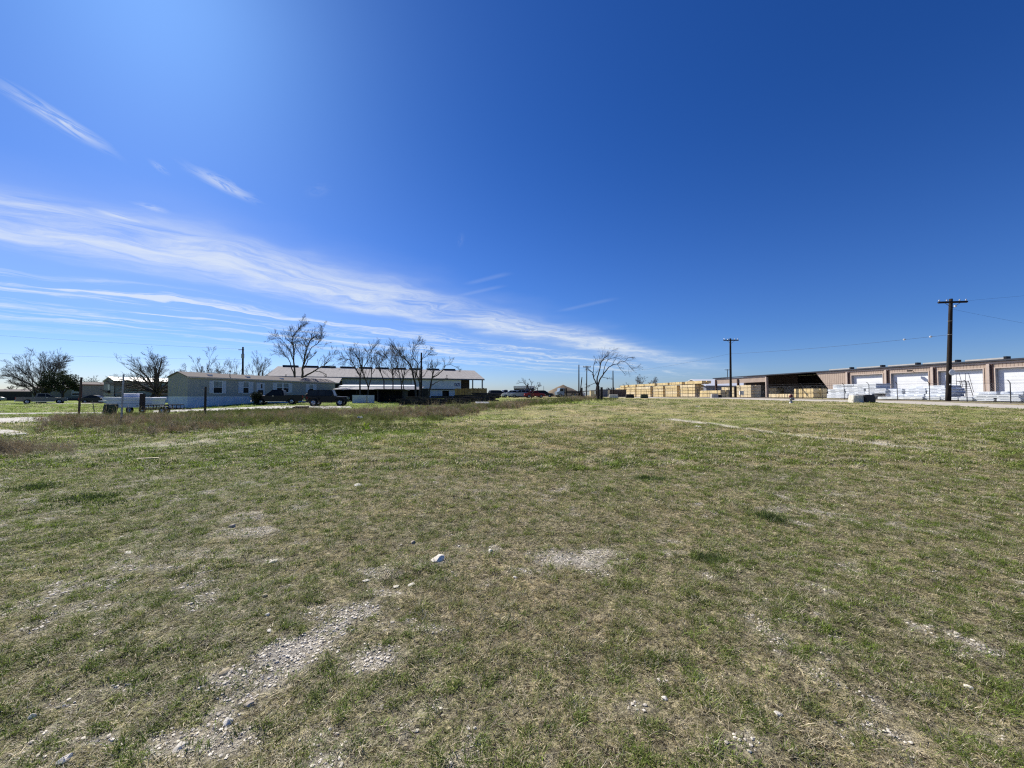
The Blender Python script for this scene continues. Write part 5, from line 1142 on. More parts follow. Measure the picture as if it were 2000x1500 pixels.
for i, (px, lb) in enumerate(((210, 'dark green covered folding chair leaning at the camper nose, left one'), (219, 'dark green covered folding chair leaning at the camper nose, right one'))):
    c_ = thing('covered_chair', lb, 'chair', at_px(px, 30.5), R(-20), 'covered chairs by the camper'); m_ = mat('green_canvas', (.05, .065, .055), .9, .2, 6, .3)
    MB().prism([(-.12, 0), (.1, 0), (.42, .72), (.36, .86), (.18, .88), (.05, .6)], [(-.25, .06), (-.18, 0), (.18, 0), (.25, .06)]).build('cover', m_, c_)
    for y in (-.2, .2): MB().tube([(-.2, y, -.05), (.3, y, .75)], .02, 6).build('leg', M['steel_dark'], c_)
up = at_px(319, 31.0); t = thing('utility_trailer', 'low dark utility trailer with an upright slatted ramp gate beside the camper', 'trailer', up, R(30)); t.scale = (.60, .8, .95)
f = MB(); f.tube([(-1.9, -.8, .5), (2.0, -.8, .5), (2.0, .8, .5), (-1.9, .8, .5), (-1.9, -.8, .5)], .05, 5); f.tube([(-1.9, -.8, .82), (2.0, -.8, .82), (2.0, .8, .82), (-1.9, .8, .82)], .035, 5)
for x in (-1.2, -.4, .4, 1.2, 2.0):
    for y in (-.8, .8): f.box(x-.03, x+.03, y-.03, y+.03, .5, .82)
f.build('frame', M['darkfence'], t); MB().box(-1.9, 2.0, -.78, .78, .44, .49).build('deck', M['darkfence'], t)
g = MB()
for i in range(9): g.box(-1.97, -1.93, -.80+i*.195-.045, -.80+i*.195+.045, .5, 1.75)
g.box(-1.98, -1.92, -.85, .85, 1.72, 1.78); g.box(-1.98, -1.92, -.85, .85, .5, .56); g.box(-1.98, -1.92, -.85, .85, 1.08, 1.13)
go_ = g.build('ramp_gate', mat('rusty_steel', (.03, .017, .014), .8, .3, 5), t); go_.location = (-.1, 0, 0)
for y in (-.92, .92):
    wheel(t, .2, y, .33, .2); MB().prism([(-.25, .5), (-.15, .70), (.0, .76), (.4, .76), (.55, .70), (.65, .5), (.60, .5), (.5, .66), (.38, .71), (.02, .71), (-.1, .66), (-.2, .5)], [(y-.13, 0), (y+.13, 0)]).build('fender', M['steel'], t)
MB().tube([(2.0, 0, .45), (3.0, 0, .45)], .05, 6).build('tongue', M['darkfence'], t)
# ================================================================== litter and stones
def rock(label, px, py, w_, h_, m_, seed, z0=0.0, rz=0.0, flat=.7):
    r = random.Random(seed); bm = bmesh.new(); bmesh.ops.create_icosphere(bm, subdivisions=3, radius=.5)
    pl = [(Vector((r.uniform(-1, 1), r.uniform(-1, 1), r.uniform(-.4, 1))).normalized(), r.uniform(.24, .40)) for _ in range(9)]
    for v in bm.verts:
        for n_, d in pl:
            e_ = v.co.dot(n_)-d
            if e_ > 0: v.co -= n_*e_*.92
        v.co += v.co.normalized()*r.uniform(-.008, .008)
        v.co.x *= w_; v.co.y *= w_*flat*1.1; v.co.z *= h_*.95
    m = bpy.data.meshes.new('rock'); bm.to_mesh(m); bm.free(); m.materials.append(m_)
    x, y = gpt(px, py, z0); o = bpy.data.objects.new('rock', m); C.objects.link(o); o.location = (x, y, SG(x, y)+h_*.16); o.rotation_euler = (r.uniform(-.2, .2), r.uniform(-.2, .2), rz)
    return tag(o, label, 'rock', 'stones lying on the bare ground')
M['limestone'] = mat('white_limestone', (.74, .68, .56), .9, .15, 22, .3); M['tanstone'] = mat('tan_stone', (.42, .35, .22), .9, .25, 18, .6); M['darkstone'] = mat('dark_stone', (.36, .31, .24), .9, .3, 18, .4)
for i, a in enumerate([('large crumbly white stone near the middle of the foreground', 857, 1098, .16, .06, 'limestone'), ('tan blocky stone at the left end of the big gravel patch', 440, 1318, .07, .03, 'tanstone'), ('rounded white stone above the big gravel patch', 525, 1241, .045, .022, 'limestone'),
    ('small white stone with a dark side, up from the rounded white one', 522, 1210, .04, .018, 'limestone'), ('tan stone standing with a dark shadow side, upper left of the gravel', 518, 1170, .06, .045, 'tanstone'), ('dull wedge-shaped stone below the gravel patch', 484, 1374, .07, .025, 'darkstone'),
    ('flat white stone at the lower left', 350, 1456, .06, .02, 'limestone'), ('flat pale stone in the grass at the left', 252, 1083, .09, .025, 'limestone'), ('flat white stone on the small rubble patch left of centre', 534, 1100, .10, .025, 'limestone'), ('pale stone lowermost in the gravel, left of centre', 444, 1408, .06, .03, 'limestone'),
    ('pinkish flat stone in the centre-left, leftmost of three', 716, 1138, .07, .02, 'limestone'), ('pinkish flat stone in the centre-left, middle of three', 773, 1146, .07, .02, 'limestone'), ('pinkish flat stone in the centre-left, rightmost of three', 803, 1144, .08, .02, 'limestone'),
    ('small dark stone just above the crumbly white one', 806, 1062, .07, .04, 'darkstone'), ('white pebble in the grass at the lower right', 1521, 1407, .04, .025, 'limestone'), ('white pebble in the lower middle', 1297, 1362, .045, .025, 'limestone'), ('white scrap-like stone left of the middle distance', 699, 949, .22, .05, 'limestone'),
    ('white pebble right of centre below the dark tuft', 1225, 1094, .035, .02, 'limestone'), ('white stone at the left end of the centre rubble patch', 958, 1080, .07, .035, 'limestone'), ('pale stone near the bottom between bare patches', 1006, 1128, .05, .03, 'limestone'), ('dark stone in the rubble patch at upper left', 452, 1031, .09, .05, 'darkstone'),
    ('white pebble alone on the right, in mid distance', 1362, 798, .45, .12, 'limestone'), ('white pebble far right beyond the ruts', 1886, 886, .12, .04, 'limestone'), ('white stone at the lower right edge', 1893, 1350, .045, .03, 'limestone'), ('small white pebble on the left of the lower field', 62, 1395, .04, .025, 'limestone'), ('pale stone at the far lower left corner', 128, 1478, .06, .03, 'limestone')]):
    lb, px, py, w_, h_, mn = a; rock(lb, px, py, w_, h_, M[mn], 40+i, .9 if py < 810 else (.2 if py < 900 else 0), i*1.3)
def scrap(label, px, Y, w_, h_, m_, seed, rz=0.0, z=.15):
    r = random.Random(seed); mb = MB(); n = 9
    for j in range(n+1):
        for i in range(n+1):
            x = (i/n-.5)*w_; y = (j/n-.5)*w_*.35; mb.v.append((x*(1+.1*math.sin(j)), y+.05*r.uniform(-1, 1)*w_, (j/n)*h_*(.75+.25*math.sin(i*1.3+seed))+r.uniform(-.08, .08)*h_))
    for j in range(n):
        for i in range(n): a = j*(n+1)+i; mb.f.append((a, a+1, a+n+2, a+n+1))
    o = mb.build('plastic_scrap', m_, None, True, at_px(px, Y)+Vector((0, 0, z)), rz); s_ = o.modifiers.new('solid', 'SOLIDIFY'); s_.thickness = .012; return tag(o, label, 'litter')
M['limebag'] = leafmat('lime_plastic', .6, 1.0, fixed=(.62, .72, .16)); M['whitebag'] = leafmat('white_plastic', .5, 1.0, fixed=(.8, .8, .76))
o = scrap('crumpled lime-yellow plastic sheet caught in the weeds', 715, 16.6, .30, .28, M['limebag'], 3, R(35), .10)
scrap('white plastic scrap left of the lime-yellow sheet, in the weeds', 704, 20.5, .26, .10, M['whitebag'], 5, .4, .34)
scrap('white wrapper in the grass at the left of the weeds', 645, 22, .16, .10, M['whitebag'], 7, 1.0, .1)
scrap('ragged white scrap lying in the field before the lumber', 1362, 34, .45, .08, M['whitebag'], 9, 0, .03)
tag(MB().prism([(-.21, 0), (.21, 0), (.21, .02), (-.21, .02)], [(-.02, 0), (.02, 0)]).build('wooden_lath', M['lumber_pale'], loc=Vector((*gpt(289, 901), .06)), rz=R(18)), 'thin pale wooden lath lying in the grass at the left', 'lath')
# ================================================================== trees
def bez(p0, p1, p2, n):
    return [(1-t)**2*p0+2*t*(1-t)*p1+t*t*p2 for t in [i/n for i in range(n+1)]]
class Tree:
    def __init__(s, seed, twig=.013, dens=1.0): s.r = random.Random(seed); s.big = MB(); s.tw = MB(); s.twr = twig; s.dens = dens; s.count = 0
    def rv(s): 
        v = Vector((s.r.gauss(0, 1), s.r.gauss(0, 1), s.r.gauss(0, 1))); return v.normalized()
    def branch(s, pts, r0, r1, level, grow, L):
        n = len(pts)-1; rad = [r0+(r1-r0)*i/n for i in range(n+1)]
        (s.big if level <= 1 else s.tw).tube(pts, rad, 7 if level == 0 else (5 if level == 1 else 3), level == 0)
        s.count += 1
        if level >= grow['levels']: return
        kids = int(grow['kids'][level]*s.dens*(.75+.5*s.r.random())+.5)
        for k in range(kids):
            t = s.r.uniform(grow['start'][level], 1.0)**.9; f = t*n; i = min(int(f), n-1); p = pts[i].lerp(pts[i+1], f-i); d = (pts[i+1]-pts[i]).normalized()
            side = d.cross(s.rv()).normalized(); ang = s.r.uniform(*grow['ang']); nd = (d*math.cos(ang)+side*math.sin(ang)); nd.z = nd.z+grow['up']; nd.normalize()
            l = L*grow['len'][level]*(1.15-.55*t)*s.r.uniform(.7, 1.3); rr = max(s.twr, (r0+(r1-r0)*t)*grow['rad'])
            bend = s.rv()*l*grow['wig']; mid = p+nd*l*.5+bend*.5; end = p+nd*l+bend*.6+Vector((0, 0, grow['droop']*l))
            s.branch(bez(p, mid, end, 3 if level < 2 else 2), rr, max(s.twr*.6, rr*.35), level+1, grow, l)
GROW = dict(levels=3, kids=[6, 5, 4, 3], start=[.3, .25, .2, .2], ang=(.35, .85), up=.20, len=[.55, .60, .62, .6], rad=.45, wig=.16, droop=-.02)
def finish_tree(T, p, label, group, name='bare_tree', cat='tree', bark=None, twig=None):
    t = thing(name, label, cat, p, 0, group); T.big.build('trunk', bark or M['bark'], t, True); T.tw.build('crown', twig or M['twig'], t); return t
def traced_tree(label, Y, base_px, limbs, seed, group='bare winter trees', grow=None, jit=.10, twig=.013, dens=1.0, gz=None, trunk_r=.3, extra_depth=.35):
    """limbs: lists of (px, py, radius) given as bearings at depth Y; each limb is spread in depth as well so that the crown is round"""
    g = dict(GROW); g.update(grow or {}); T = Tree(seed, twig, dens); p = at_px(base_px, Y); r = T.r
    for L in limbs:
        sgn = r.choice((-1, 1)); tot = len(L)-1; pts = []; x0, y0 = L[0][0], L[0][1]
        for i, (px, py, rr) in enumerate(L):
            q = W(px, py, Y)-p; span = math.hypot(px-base_px, py-y0)*Y/F
            q.y += sgn*extra_depth*span*r.uniform(.5, 1.0)*(i/tot if tot else 0); q.x += q.y*(px-1000)/F if False else (px-1000)/F*q.y
            q.z += q.y*(772-py)/F; pts.append(q)
        L = [(a_, b_, max(.022, c_*.72)) for a_, b_, c_ in L]
        P = []; Rr = []
        for i in range(tot):
            for k in range(3):
                t = k/3; v = pts[i].lerp(pts[i+1], t)
                if 0 < i+k: v = v+T.rv()*(pts[i+1]-pts[i]).length*.035
                P.append(v); Rr.append(L[i][2]+(L[i+1][2]-L[i][2])*t)
        P.append(pts[-1]); Rr.append(L[-1][2]); T.big.tube(P, Rr, 7)
        Ltot = sum((P[i+1]-P[i]).length for i in range(len(P)-1)); n = len(P)-1
        for k in range(int(g['kids'][0]*T.dens*max(.6, Ltot/4.0))):
            t = r.uniform(g['start'][0], 1.0); f = t*n; i = min(int(f), n-1); q = P[i].lerp(P[i+1], f-i); d = (P[i+1]-P[i]).normalized(); side = d.cross(T.rv()).normalized()
            an = r.uniform(*g['ang']); nd = d*math.cos(an)+side*math.sin(an); nd.z += g['up']; nd.normalize(); l = min(Ltot, 6)*g['len'][0]*(1.1-.6*t)*r.uniform(.6, 1.2)
            rr = max(twig*1.3, min(.045, Rr[min(i, len(Rr)-1)]*.6)); b = T.rv()*l*g['wig']; T.branch(bez(q, q+nd*l*.5+b*.5, q+nd*l+b*.6+Vector((0, 0, g['droop']*l)), 3), rr, max(twig*.6, rr*.3), 1, g, l)
    return finish_tree(T, p, label, group)
def dome_tree(label, px, Y, half_px, top_py, fork_h, nlimb, seed, group='bare winter trees', r0=.28, lean=0.0, flat=.9, grow=None, twig=.013, dens=1.0, trunks=1, name='bare_tree', bark=None, twigm=None, low=.15):
    g = dict(GROW); g.update(grow or {}); T = Tree(seed, twig, dens); p = at_px(px, Y); r = T.r
    H = CAM_H+(772-top_py)/F*Y-p.z; Wd = half_px/F*Y; cs = math.cos(math.atan((px-1000)/F)); Wd *= cs
    forks = []
    for k in range(trunks):
        a = r.uniform(0, 6.28); o = Vector((math.cos(a), math.sin(a), 0))*(.0 if trunks == 1 else r0*1.3)
        f = o*2.2+Vector((lean*fork_h, 0, fork_h*r.uniform(.85, 1.15))); T.big.tube([o-Vector((0, 0, .4)), o*1.2+Vector((lean*fork_h*.3, 0, fork_h*.4)), f], [r0*1.25, r0, r0*.85], 9); forks.append(f)
    for k in range(nlimb):
        a = 6.283*(k+r.uniform(-.3, .3))/nlimb*1.0+seed; e = R(r.uniform(low*90, 76)*r.uniform(.6, 1)) if k else R(80)
        end = Vector((math.cos(a)*math.cos(e)*Wd*.98, math.sin(a)*math.cos(e)*Wd*.98*flat, fork_h*.6+(H-fork_h*.6)*math.sin(e)*.88))+Vector((lean*H, 0, 0)); f = forks[k % len(forks)]
        mid = f+(end-f)*.45+Vector((0, 0, (end-f).length*.12)); mid += T.rv()*(end-f).length*.07; P = bez(f, mid, end, 6); P = [P[0]]+[q+T.rv()*(end-f).length*.02 for q in P[1:]]
        T.branch(P, r0*(.55 if nlimb < 20 else .42)*r.uniform(.7, 1.2), twig*1.4, 0, g, (end-f).length)
    return finish_tree(T, p, label, group, name, 'tree', bark, twigm)
# big left tree by the pickup
SPR = dict(levels=3, kids=[10, 7, 4], start=[.25, .2, .15], ang=(.25, .75), up=.12, len=[.40, .52, .6], wig=.14, droop=.0, rad=.40)
dome_tree('huge many-trunked bare tree spreading over the tan pickup', 82, 76, 92, 688, 1.3, 24, 3, r0=.28, trunks=4, grow=SPR, twig=.013, dens=1.0, low=.02)
dome_tree('bare tree with a thick pollarded trunk before the grey-green home', 288, 50, 78, 683, 1.6, 24, 8, r0=.36, trunks=3, grow=SPR, twig=.009, dens=.95, low=-.02)
dome_tree('rounded bare tree rising behind the left half of the greige mobile home', 405, 84, 60, 686, 1.4, 24, 12, r0=.20, trunks=3, grow=SPR, twig=.014, dens=.95, low=.1)
dome_tree('slim bare tree behind the greige mobile home, right of the transformer pole', 503, 62, 30, 690, 2.6, 12, 15, r0=.15, grow=SPR, twig=.010, dens=.7)
dome_tree('faint bare tree behind the transformer pole', 455, 95, 34, 702, 2.0, 12, 18, r0=.15, grow=SPR, twig=.014, dens=.6)
dome_tree('small far bare shrub-tree between the two left mobile homes', 183, 110, 22, 738, 1.5, 7, 21, r0=.15, grow=dict(GROW, levels=3), twig=.03, dens=.8)
# the tall double tree behind the greige home
traced_tree('tallest bare tree, two trunks and a long limb slanting right, behind the greige home', 71, 583, [
    [(576, 790, .30), (575, 738, .24), (574, 706, .17), (574, 683, .14), (570, 668, .11), (572, 655, .07), (582, 645, .04), (594, 632, .02)],
    [(575, 735, .16), (568, 712, .11), (563, 700, .09), (552, 691, .05), (540, 692, .02)], [(574, 706, .13), (568, 690, .10), (560, 674, .08), (548, 662, .05), (540, 658, .02)],
    [(574, 684, .10), (580, 668, .07), (590, 664, .04), (600, 655, .02)], [(591, 790, .34), (590, 738, .28), (592, 712, .20), (597, 690, .16), (600, 678, .13), (605, 666, .10), (613, 657, .08)],
    [(594, 712, .15), (601, 695, .12), (609, 678, .09), (619, 672, .07), (628, 656, .04), (631, 640, .02)], [(593, 720, .13), (602, 703, .10), (614, 694, .05)], [(590, 737, .24), (606, 729, .20), (622, 719, .15), (633, 715, .11), (641, 703, .06), (650, 692, .02)],
    [(612, 724, .10), (624, 726, .07), (636, 731, .03)]], 31, grow=dict(levels=3, kids=[9, 6, 3], len=[.50, .55, .6], rad=.55), twig=.014)
# the grove before the white-roofed warehouse
traced_tree('bare tree with an arching left limb at the left of the grove', 62, 703, [
    [(703, 792, .22), (703, 735, .15), (696, 722, .12), (688, 708, .10), (682, 701, .07), (674, 704, .03)], [(703, 735, .13), (707, 718, .10), (700, 700, .07), (690, 686, .03)], [(705, 726, .10), (716, 708, .07), (726, 690, .02)]], 41, grow=dict(levels=3, kids=[9, 6, 3], len=[.52, .55, .6], rad=.55), twig=.012)
traced_tree('V-forked bare tree second in the grove', 63, 720, [
    [(720, 792, .2), (719, 756, .15), (712, 738, .11), (706, 722, .09), (703, 705, .06), (694, 690, .02)], [(720, 756, .14), (726, 735, .10), (727, 712, .07), (724, 690, .04), (727, 676, .02)], [(727, 730, .07), (737, 712, .04), (744, 695, .02)]], 43, grow=dict(levels=3, kids=[9, 6, 3], len=[.52, .55, .6], rad=.55), twig=.012)
traced_tree('bare tree third in the grove, leaning left with a fan of twigs', 64, 750, [
    [(752, 792, .17), (750, 745, .12), (744, 728, .10), (740, 715, .06), (748, 700, .02)], [(768, 790, .16), (768, 750, .12), (767, 728, .09), (763, 708, .06), (752, 692, .02)], [(767, 735, .08), (776, 715, .05), (774, 698, .02)]], 47, grow=dict(levels=3, kids=[9, 6, 3], len=[.52, .55, .6], rad=.55), twig=.012)
traced_tree('bare tree fourth in the grove, two thin stems crossing', 62, 784, [
    [(783, 790, .15), (783, 745, .11), (778, 725, .08), (775, 705, .05), (770, 690, .02)], [(790, 790, .13), (787, 745, .1), (790, 722, .06), (785, 700, .03)]], 49, grow=dict(levels=3, kids=[9, 6, 3], len=[.52, .55, .6], rad=.55), twig=.012)
traced_tree('tallest bare tree of the grove, left of the slim dark pole', 58, 815, [
    [(813, 792, .26), (811, 752, .20), (807, 732, .17), (802, 715, .15), (795, 705, .12), (785, 692, .07), (772, 680, .02)], [(811, 738, .14), (815, 722, .11), (817, 712, .09), (808, 700, .07), (805, 686, .06), (811, 676, .05), (822, 670, .02)],
    [(820, 792, .2), (820, 750, .16), (818, 738, .1), (808, 726, .05)], [(817, 712, .07), (826, 700, .05), (838, 691, .03), (850, 695, .02)], [(822, 740, .07), (832, 728, .05), (842, 716, .02)]], 53, grow=dict(levels=3, kids=[9, 6, 3], len=[.48, .55, .6], rad=.55), twig=.012)
traced_tree('leaning bare tree right of the slim dark pole, its long limb reaching right', 54, 838, [
    [(834, 790, .22), (839, 762, .18), (843, 742, .15), (846, 730, .11), (848, 722, .08), (840, 716, .02)], [(844, 738, .13), (856, 731, .10), (866, 722, .08), (871, 713, .06), (880, 712, .04), (894, 718, .02)], [(840, 754, .10), (850, 748, .08), (862, 742, .04), (872, 738, .02)]], 57, grow=dict(levels=3, kids=[7, 5, 4], len=[.36, .6, .6]), twig=.010)
# middle and right
traced_tree('little bare tree between the silver-grey SUV and the red car', 60, 1038, [
    [(1038, 782, .13), (1036, 768, .11), (1032, 758, .08), (1026, 750, .04), (1020, 747, .015)], [(1034, 762, .07), (1038, 752, .05), (1036, 744, .02)], [(1038, 770, .08), (1044, 762, .06), (1047, 755, .04), (1052, 752, .02)], [(1044, 762, .05), (1050, 757, .03), (1055, 753, .015)]], 61, grow=dict(levels=3, kids=[9, 5, 4], len=[.45, .55, .6]), twig=.009)
traced_tree('windswept bare tree bending right over the black stump-like posts', 47, 1167, [
    [(1166, 786, .20), (1166, 756, .16), (1167, 738, .11), (1171, 722, .09), (1174, 708, .07), (1180, 700, .05), (1188, 694, .02)], [(1168, 755, .14), (1171, 742, .12), (1179, 730, .10), (1187, 719, .08), (1195, 713, .06), (1205, 711, .05), (1213, 706, .04), (1222, 707, .03), (1230, 716, .02), (1237, 721, .012)],
    [(1166, 752, .11), (1160, 740, .09), (1158, 728, .07), (1150, 723, .04), (1147, 715, .02)], [(1158, 730, .06), (1160, 712, .04), (1163, 702, .02)], [(1178, 730, .06), (1182, 712, .05), (1188, 702, .04), (1200, 698, .03), (1212, 702, .015)], [(1205, 711, .035), (1213, 722, .025), (1220, 730, .012)], [(1220, 707, .03), (1226, 699, .02), (1236, 698, .012)], [(1175, 736, .05), (1186, 739, .03), (1196, 741, .012)], [(1163, 748, .05), (1152, 752, .03), (1142, 757, .012)]], 67, grow=dict(levels=3, kids=[8, 5, 3], len=[.36, .6, .6], droop=-.08, rad=.45), twig=.006)
for i, (px, Y, hw, top, lb) in enumerate(((1252, 190, 13, 735, 'far bare treetop over the lumber, left of two'), (1277, 190, 10, 739, 'far bare treetop over the lumber, right of two'), (1192, 150, 13, 757, 'far brown thicket tree at the left end of the lumber'), (1225, 200, 16, 749, 'low far bare thicket just left of the treetops over the lumber'), (1380+420, 260, 0, 0, ''))):
    if lb: dome_tree(lb, px, Y, hw, top, 2.5, 8, 80+i, r0=.2, grow=dict(GROW, levels=3), twig=.04, dens=.8, group='far bare treetops')
for i, (px, Y, hw, top, lb) in enumerate(((30, 135, 26, 752, 'far dark bare thicket at the left edge of the view'), (-45, 120, 30, 742, 'bare tree just outside the left edge'), (640, 160, 16, 752, 'x'))):
    if lb != 'x': dome_tree(lb, px, Y, hw, top, 1.5, 8, 95+i, r0=.2, grow=dict(GROW, levels=3), twig=.035, dens=.9, group='far left thickets')
# ---- leafy evergreen + bush: many small leaf faces through the crown
M['leaf_dark'] = leafmat('evergreen_leaf', .25, 1.0, fixed=(.030, .045, .018)); M['leaf_bush'] = leafmat('bush_leaf', .2, 1.0, fixed=(.018, .026, .014))
def leafy(name, label, cat, p, lumps, n, size, lm, trunk, seed):
    r = random.Random(seed); t = thing(name, label, cat, p); mb = MB()
    for q in trunk: mb.tube(q[0], q[1], 7)
    mb.build('trunk', M['bark'], t, True); cr = MB()
    for i in range(n):
        c, rad = r.choices(lumps, weights=[l[1]**2 for l in lumps])[0]; d = Vector((r.gauss(0, 1), r.gauss(0, 1), r.gauss(0, 1))).normalized()*(r.random()**.35)
        q = Vector(c)+Vector((d.x*rad, d.y*rad, d.z*rad*.8)); a = Vector((r.gauss(0, 1), r.gauss(0, 1), r.gauss(0, 1))).normalized(); b = a.cross(Vector((r.gauss(0, 1), r.gauss(0, 1), 1))).normalized()
        s_ = size*r.uniform(.5, 1.3); cr.quad(q-a*s_, q-b*s_*.45, q+a*s_, q+b*s_*.45)
    me_ = bpy.data.meshes.new('crown'); me_.from_pydata(cr.v, [], cr.f); me_.materials.append(lm); o = bpy.data.objects.new('crown', me_); C.objects.link(o); o.parent = t; return t
rr_ = random.Random(5); ep = at_px(122, 73)
lum = [((rr_.uniform(-2.6, 2.8), rr_.uniform(-1.8, 1.8), rr_.uniform(2.9, 5.4)), rr_.uniform(.5, 1.0)) for _ in range(34)]
lum = [l for l in lum if (l[0][0]/2.9)**2+((l[0][2]-4.1)/1.7)**2 < 1.1]+[((-2.7, 0, 2.5), .6), ((2.6, .3, 2.8), .6), ((.3, 0, 5.9), .5)]
leafy('evergreen_tree', 'dark leafy evergreen tree right of the huge bare tree', 'tree', ep, lum, 9000, .13, M['leaf_dark'], [([(0, 0, -.4), (.1, 0, 1.5), (0, 0, 3.2), (.2, 0, 4.5)], [.26, .2, .15, .08]), ([(.1, 0, 1.6), (-1.4, .2, 3.0), (-2.2, 0, 3.8)], [.12, .08, .04]), ([(.1, 0, 1.8), (1.5, -.2, 3.0), (2.2, 0, 3.6)], [.12, .08, .04])], 6)
bp2 = at_px(501, 48.6)
leafy('bush', 'dark rounded bush beside the door of the greige mobile home', 'bush', bp2, [((0, 0, 1.25), .62), ((.1, .1, .7), .42), ((-.35, 0, 1.1), .4), ((.35, 0, 1.3), .42), ((0, 0, .3), .35)], 2600, .06, M['leaf_bush'], [([(0, 0, -.2), (0, 0, .9)], [.05, .03])], 9)
# ---- dark green clumps in the field
for i, (px, py, w_, lb) in enumerate(((1385, 1078, .17, 'dark green grass clump in the right foreground, nearest the camera'), (1516, 1003, .26, 'dark green grass clump on the right, farther than the nearest one'), (1266, 925, .30, 'grey-green clump right of centre in the middle distance'), (60, 942, .4, 'dark green clump at the left edge of the field'), (195, 970, .35, 'dark green grass clump low on the left'))):
    r = random.Random(900+i); v = MB()
    q0 = [(r.gauss(0, .42), r.gauss(0, .42)) for _ in range(9)]
    for k in range(700):
        qc = r.choice(q0); x, y = (qc[0]+r.gauss(0, .30))*w_, (qc[1]+r.gauss(0, .30))*w_*.8; h = r.uniform(.02, .07); d = r.uniform(0, 6.28); w2 = .004 if py > 1000 else .008
        v.quad((x-w2*math.sin(d), y+w2*math.cos(d), -.01), (x+w2*math.sin(d), y-w2*math.cos(d), -.01), (x+math.cos(d)*h*.7, y+math.sin(d)*h*.7, h))
    x, y = gpt(px, py, 0.05 if py > 960 else .1); me_ = bpy.data.meshes.new('grass_clump'); me_.from_pydata(v.v, [], v.f)
    if 'gclump' not in M: M['gclump'] = leafmat('clump_leaf', .3, 1.0, fixed=(.095, .14, .04))
    me_.materials.append(M['gclump']); o = bpy.data.objects.new('grass_clump', me_); C.objects.link(o); o.location = (x, y, SG(x, y)); tag(o, lb, 'grass clump', 'dark grass clumps in the field')
# ================================================================== weedy strip (instanced stalks) and pebbles
WM = leafmat('weed_stalk', .25)
def weed_mesh(seed, h, n, leafy_=False):
    r = random.Random(seed); v = []; f = []
    def st(p, q, w_):
        d = r.uniform(0, 3.14); k = len(v); cx, cy = math.cos(d)*w_, math.sin(d)*w_
        v.extend([(p[0]-cx, p[1]-cy, p[2]), (p[0]+cx, p[1]+cy, p[2]), (q[0]+cx*.5, q[1]+cy*.5, q[2]), (q[0]-cx*.5, q[1]-cy*.5, q[2])]); f.append((k, k+1, k+2, k+3))
    for i in range(n):
        a = r.uniform(0, 6.28); q = .16*math.sqrt(r.random()); p = (q*math.cos(a), q*math.sin(a), -.02); hh = h*r.uniform(.5, 1.1); l = hh*.25
        m_ = (p[0]+r.uniform(-l, l), p[1]+r.uniform(-l, l), hh*.55); e_ = (m_[0]+r.uniform(-l, l), m_[1]+r.uniform(-l, l), hh); st(p, m_, .006); st(m_, e_, .005)
        for k in range(5):
            t = r.uniform(.3, 1); b = tuple(p[j]+(e_[j]-p[j])*t for j in range(3)); o = (b[0]+r.uniform(-.1, .1), b[1]+r.uniform(-.1, .1), b[2]+r.uniform(.0, .1)); st(b, o, .005 if not leafy_ else .012)
            s_ = .010 if not leafy_ else .018; st(o, (o[0]+r.uniform(-s_, s_), o[1]+r.uniform(-s_, s_), o[2]+s_*1.6), s_)
    m = bpy.data.meshes.new('weed'); m.from_pydata(v, [], f); m.materials.append(WM); return m
near_px = [(-60, 905), (0, 893), (60, 872), (110, 862), (200, 850), (320, 851), (450, 843), (520, 832), (600, 838), (720, 845), (800, 835), (860, 822), (940, 808), (1020, 798), (1100, 788), (1160, 783)]
near_px = [(150, 838), (230, 851), (330, 850), (450, 842), (540, 828), (620, 836), (720, 842), (800, 833), (860, 822), (940, 808), (1020, 797), (1100, 787), (1165, 782)]
far_px = [(100, 817), (210, 815.5), (330, 815), (450, 811), (540, 806), (620, 801), (720, 799), (800, 797), (860, 795), (940, 790), (1020, 785), (1100, 780.5), (1165, 779)]
def gz(px, py):
    z = 0.0
    for _ in range(12):
        x, y = gpt(px, py, z)
        if y < 0 or y > 80: y = 60; x = (px-1000)/F*60
        z = .5*z+.5*min(SG(x, y), 1.3)
    return x, y
NP = [gz(*q) for q in near_px]; FP = [gz(*q) for q in far_px]
def strip_points(dens):
    xs, ys, vs_ = [], [], []
    for i in range(len(NP)-1):
        a, b, c, d = NP[i], NP[i+1], FP[i+1], FP[i]
        ar = abs((c[0]-a[0])*(d[1]-b[1])-(d[0]-b[0])*(c[1]-a[1]))/2; n = int(ar*dens)
        u = rng.random(n); w_ = rng.random(n)
        xs.append((a[0]*(1-u)+b[0]*u)*(1-w_)+(d[0]*(1-u)+c[0]*u)*w_); ys.append((a[1]*(1-u)+b[1]*u)*(1-w_)+(d[1]*(1-u)+c[1]*u)*w_); vs_.append(w_)
    return np.concatenate(xs), np.concatenate(ys), np.concatenate(vs_)
x, y, w_ = strip_points(34)
x = x+rng.normal(0, .5, len(x)); y = y+rng.normal(0, .8, len(x))
nn_ = fbm(x*.5, y*.5, 61, 3); k = rng.random(len(x)) < smooth(nn_+.25*(rng.random(len(x))-.5), .30, .58)*smooth(w_, -.05, .30)*smooth(w_, 1.05, .7); x, y, w_, nn_ = x[k], y[k], w_[k], nn_[k]
n2_ = fbm(x*.25+9, y*.25, 63, 3)
br = np.array([.26, .205, .13]); gy = np.array([.36, .32, .235]); gr = np.array([.15, .18, .055]); rd = np.array([.25, .185, .12])
mx1 = rng.random(len(x))[:, None]; c = np.where(mx1 < .42, br, np.where(mx1 < .72, gy, np.where(mx1 < .9, rd, gr)))
gsel = (rng.random(len(x)) < smooth(n2_, .52, .66)*.75+.12*(w_ < .25)+.35*(w_ > .85)); c[gsel] = gr*1.15
c = c*(.7+.7*rng.random(len(x)))[:, None]
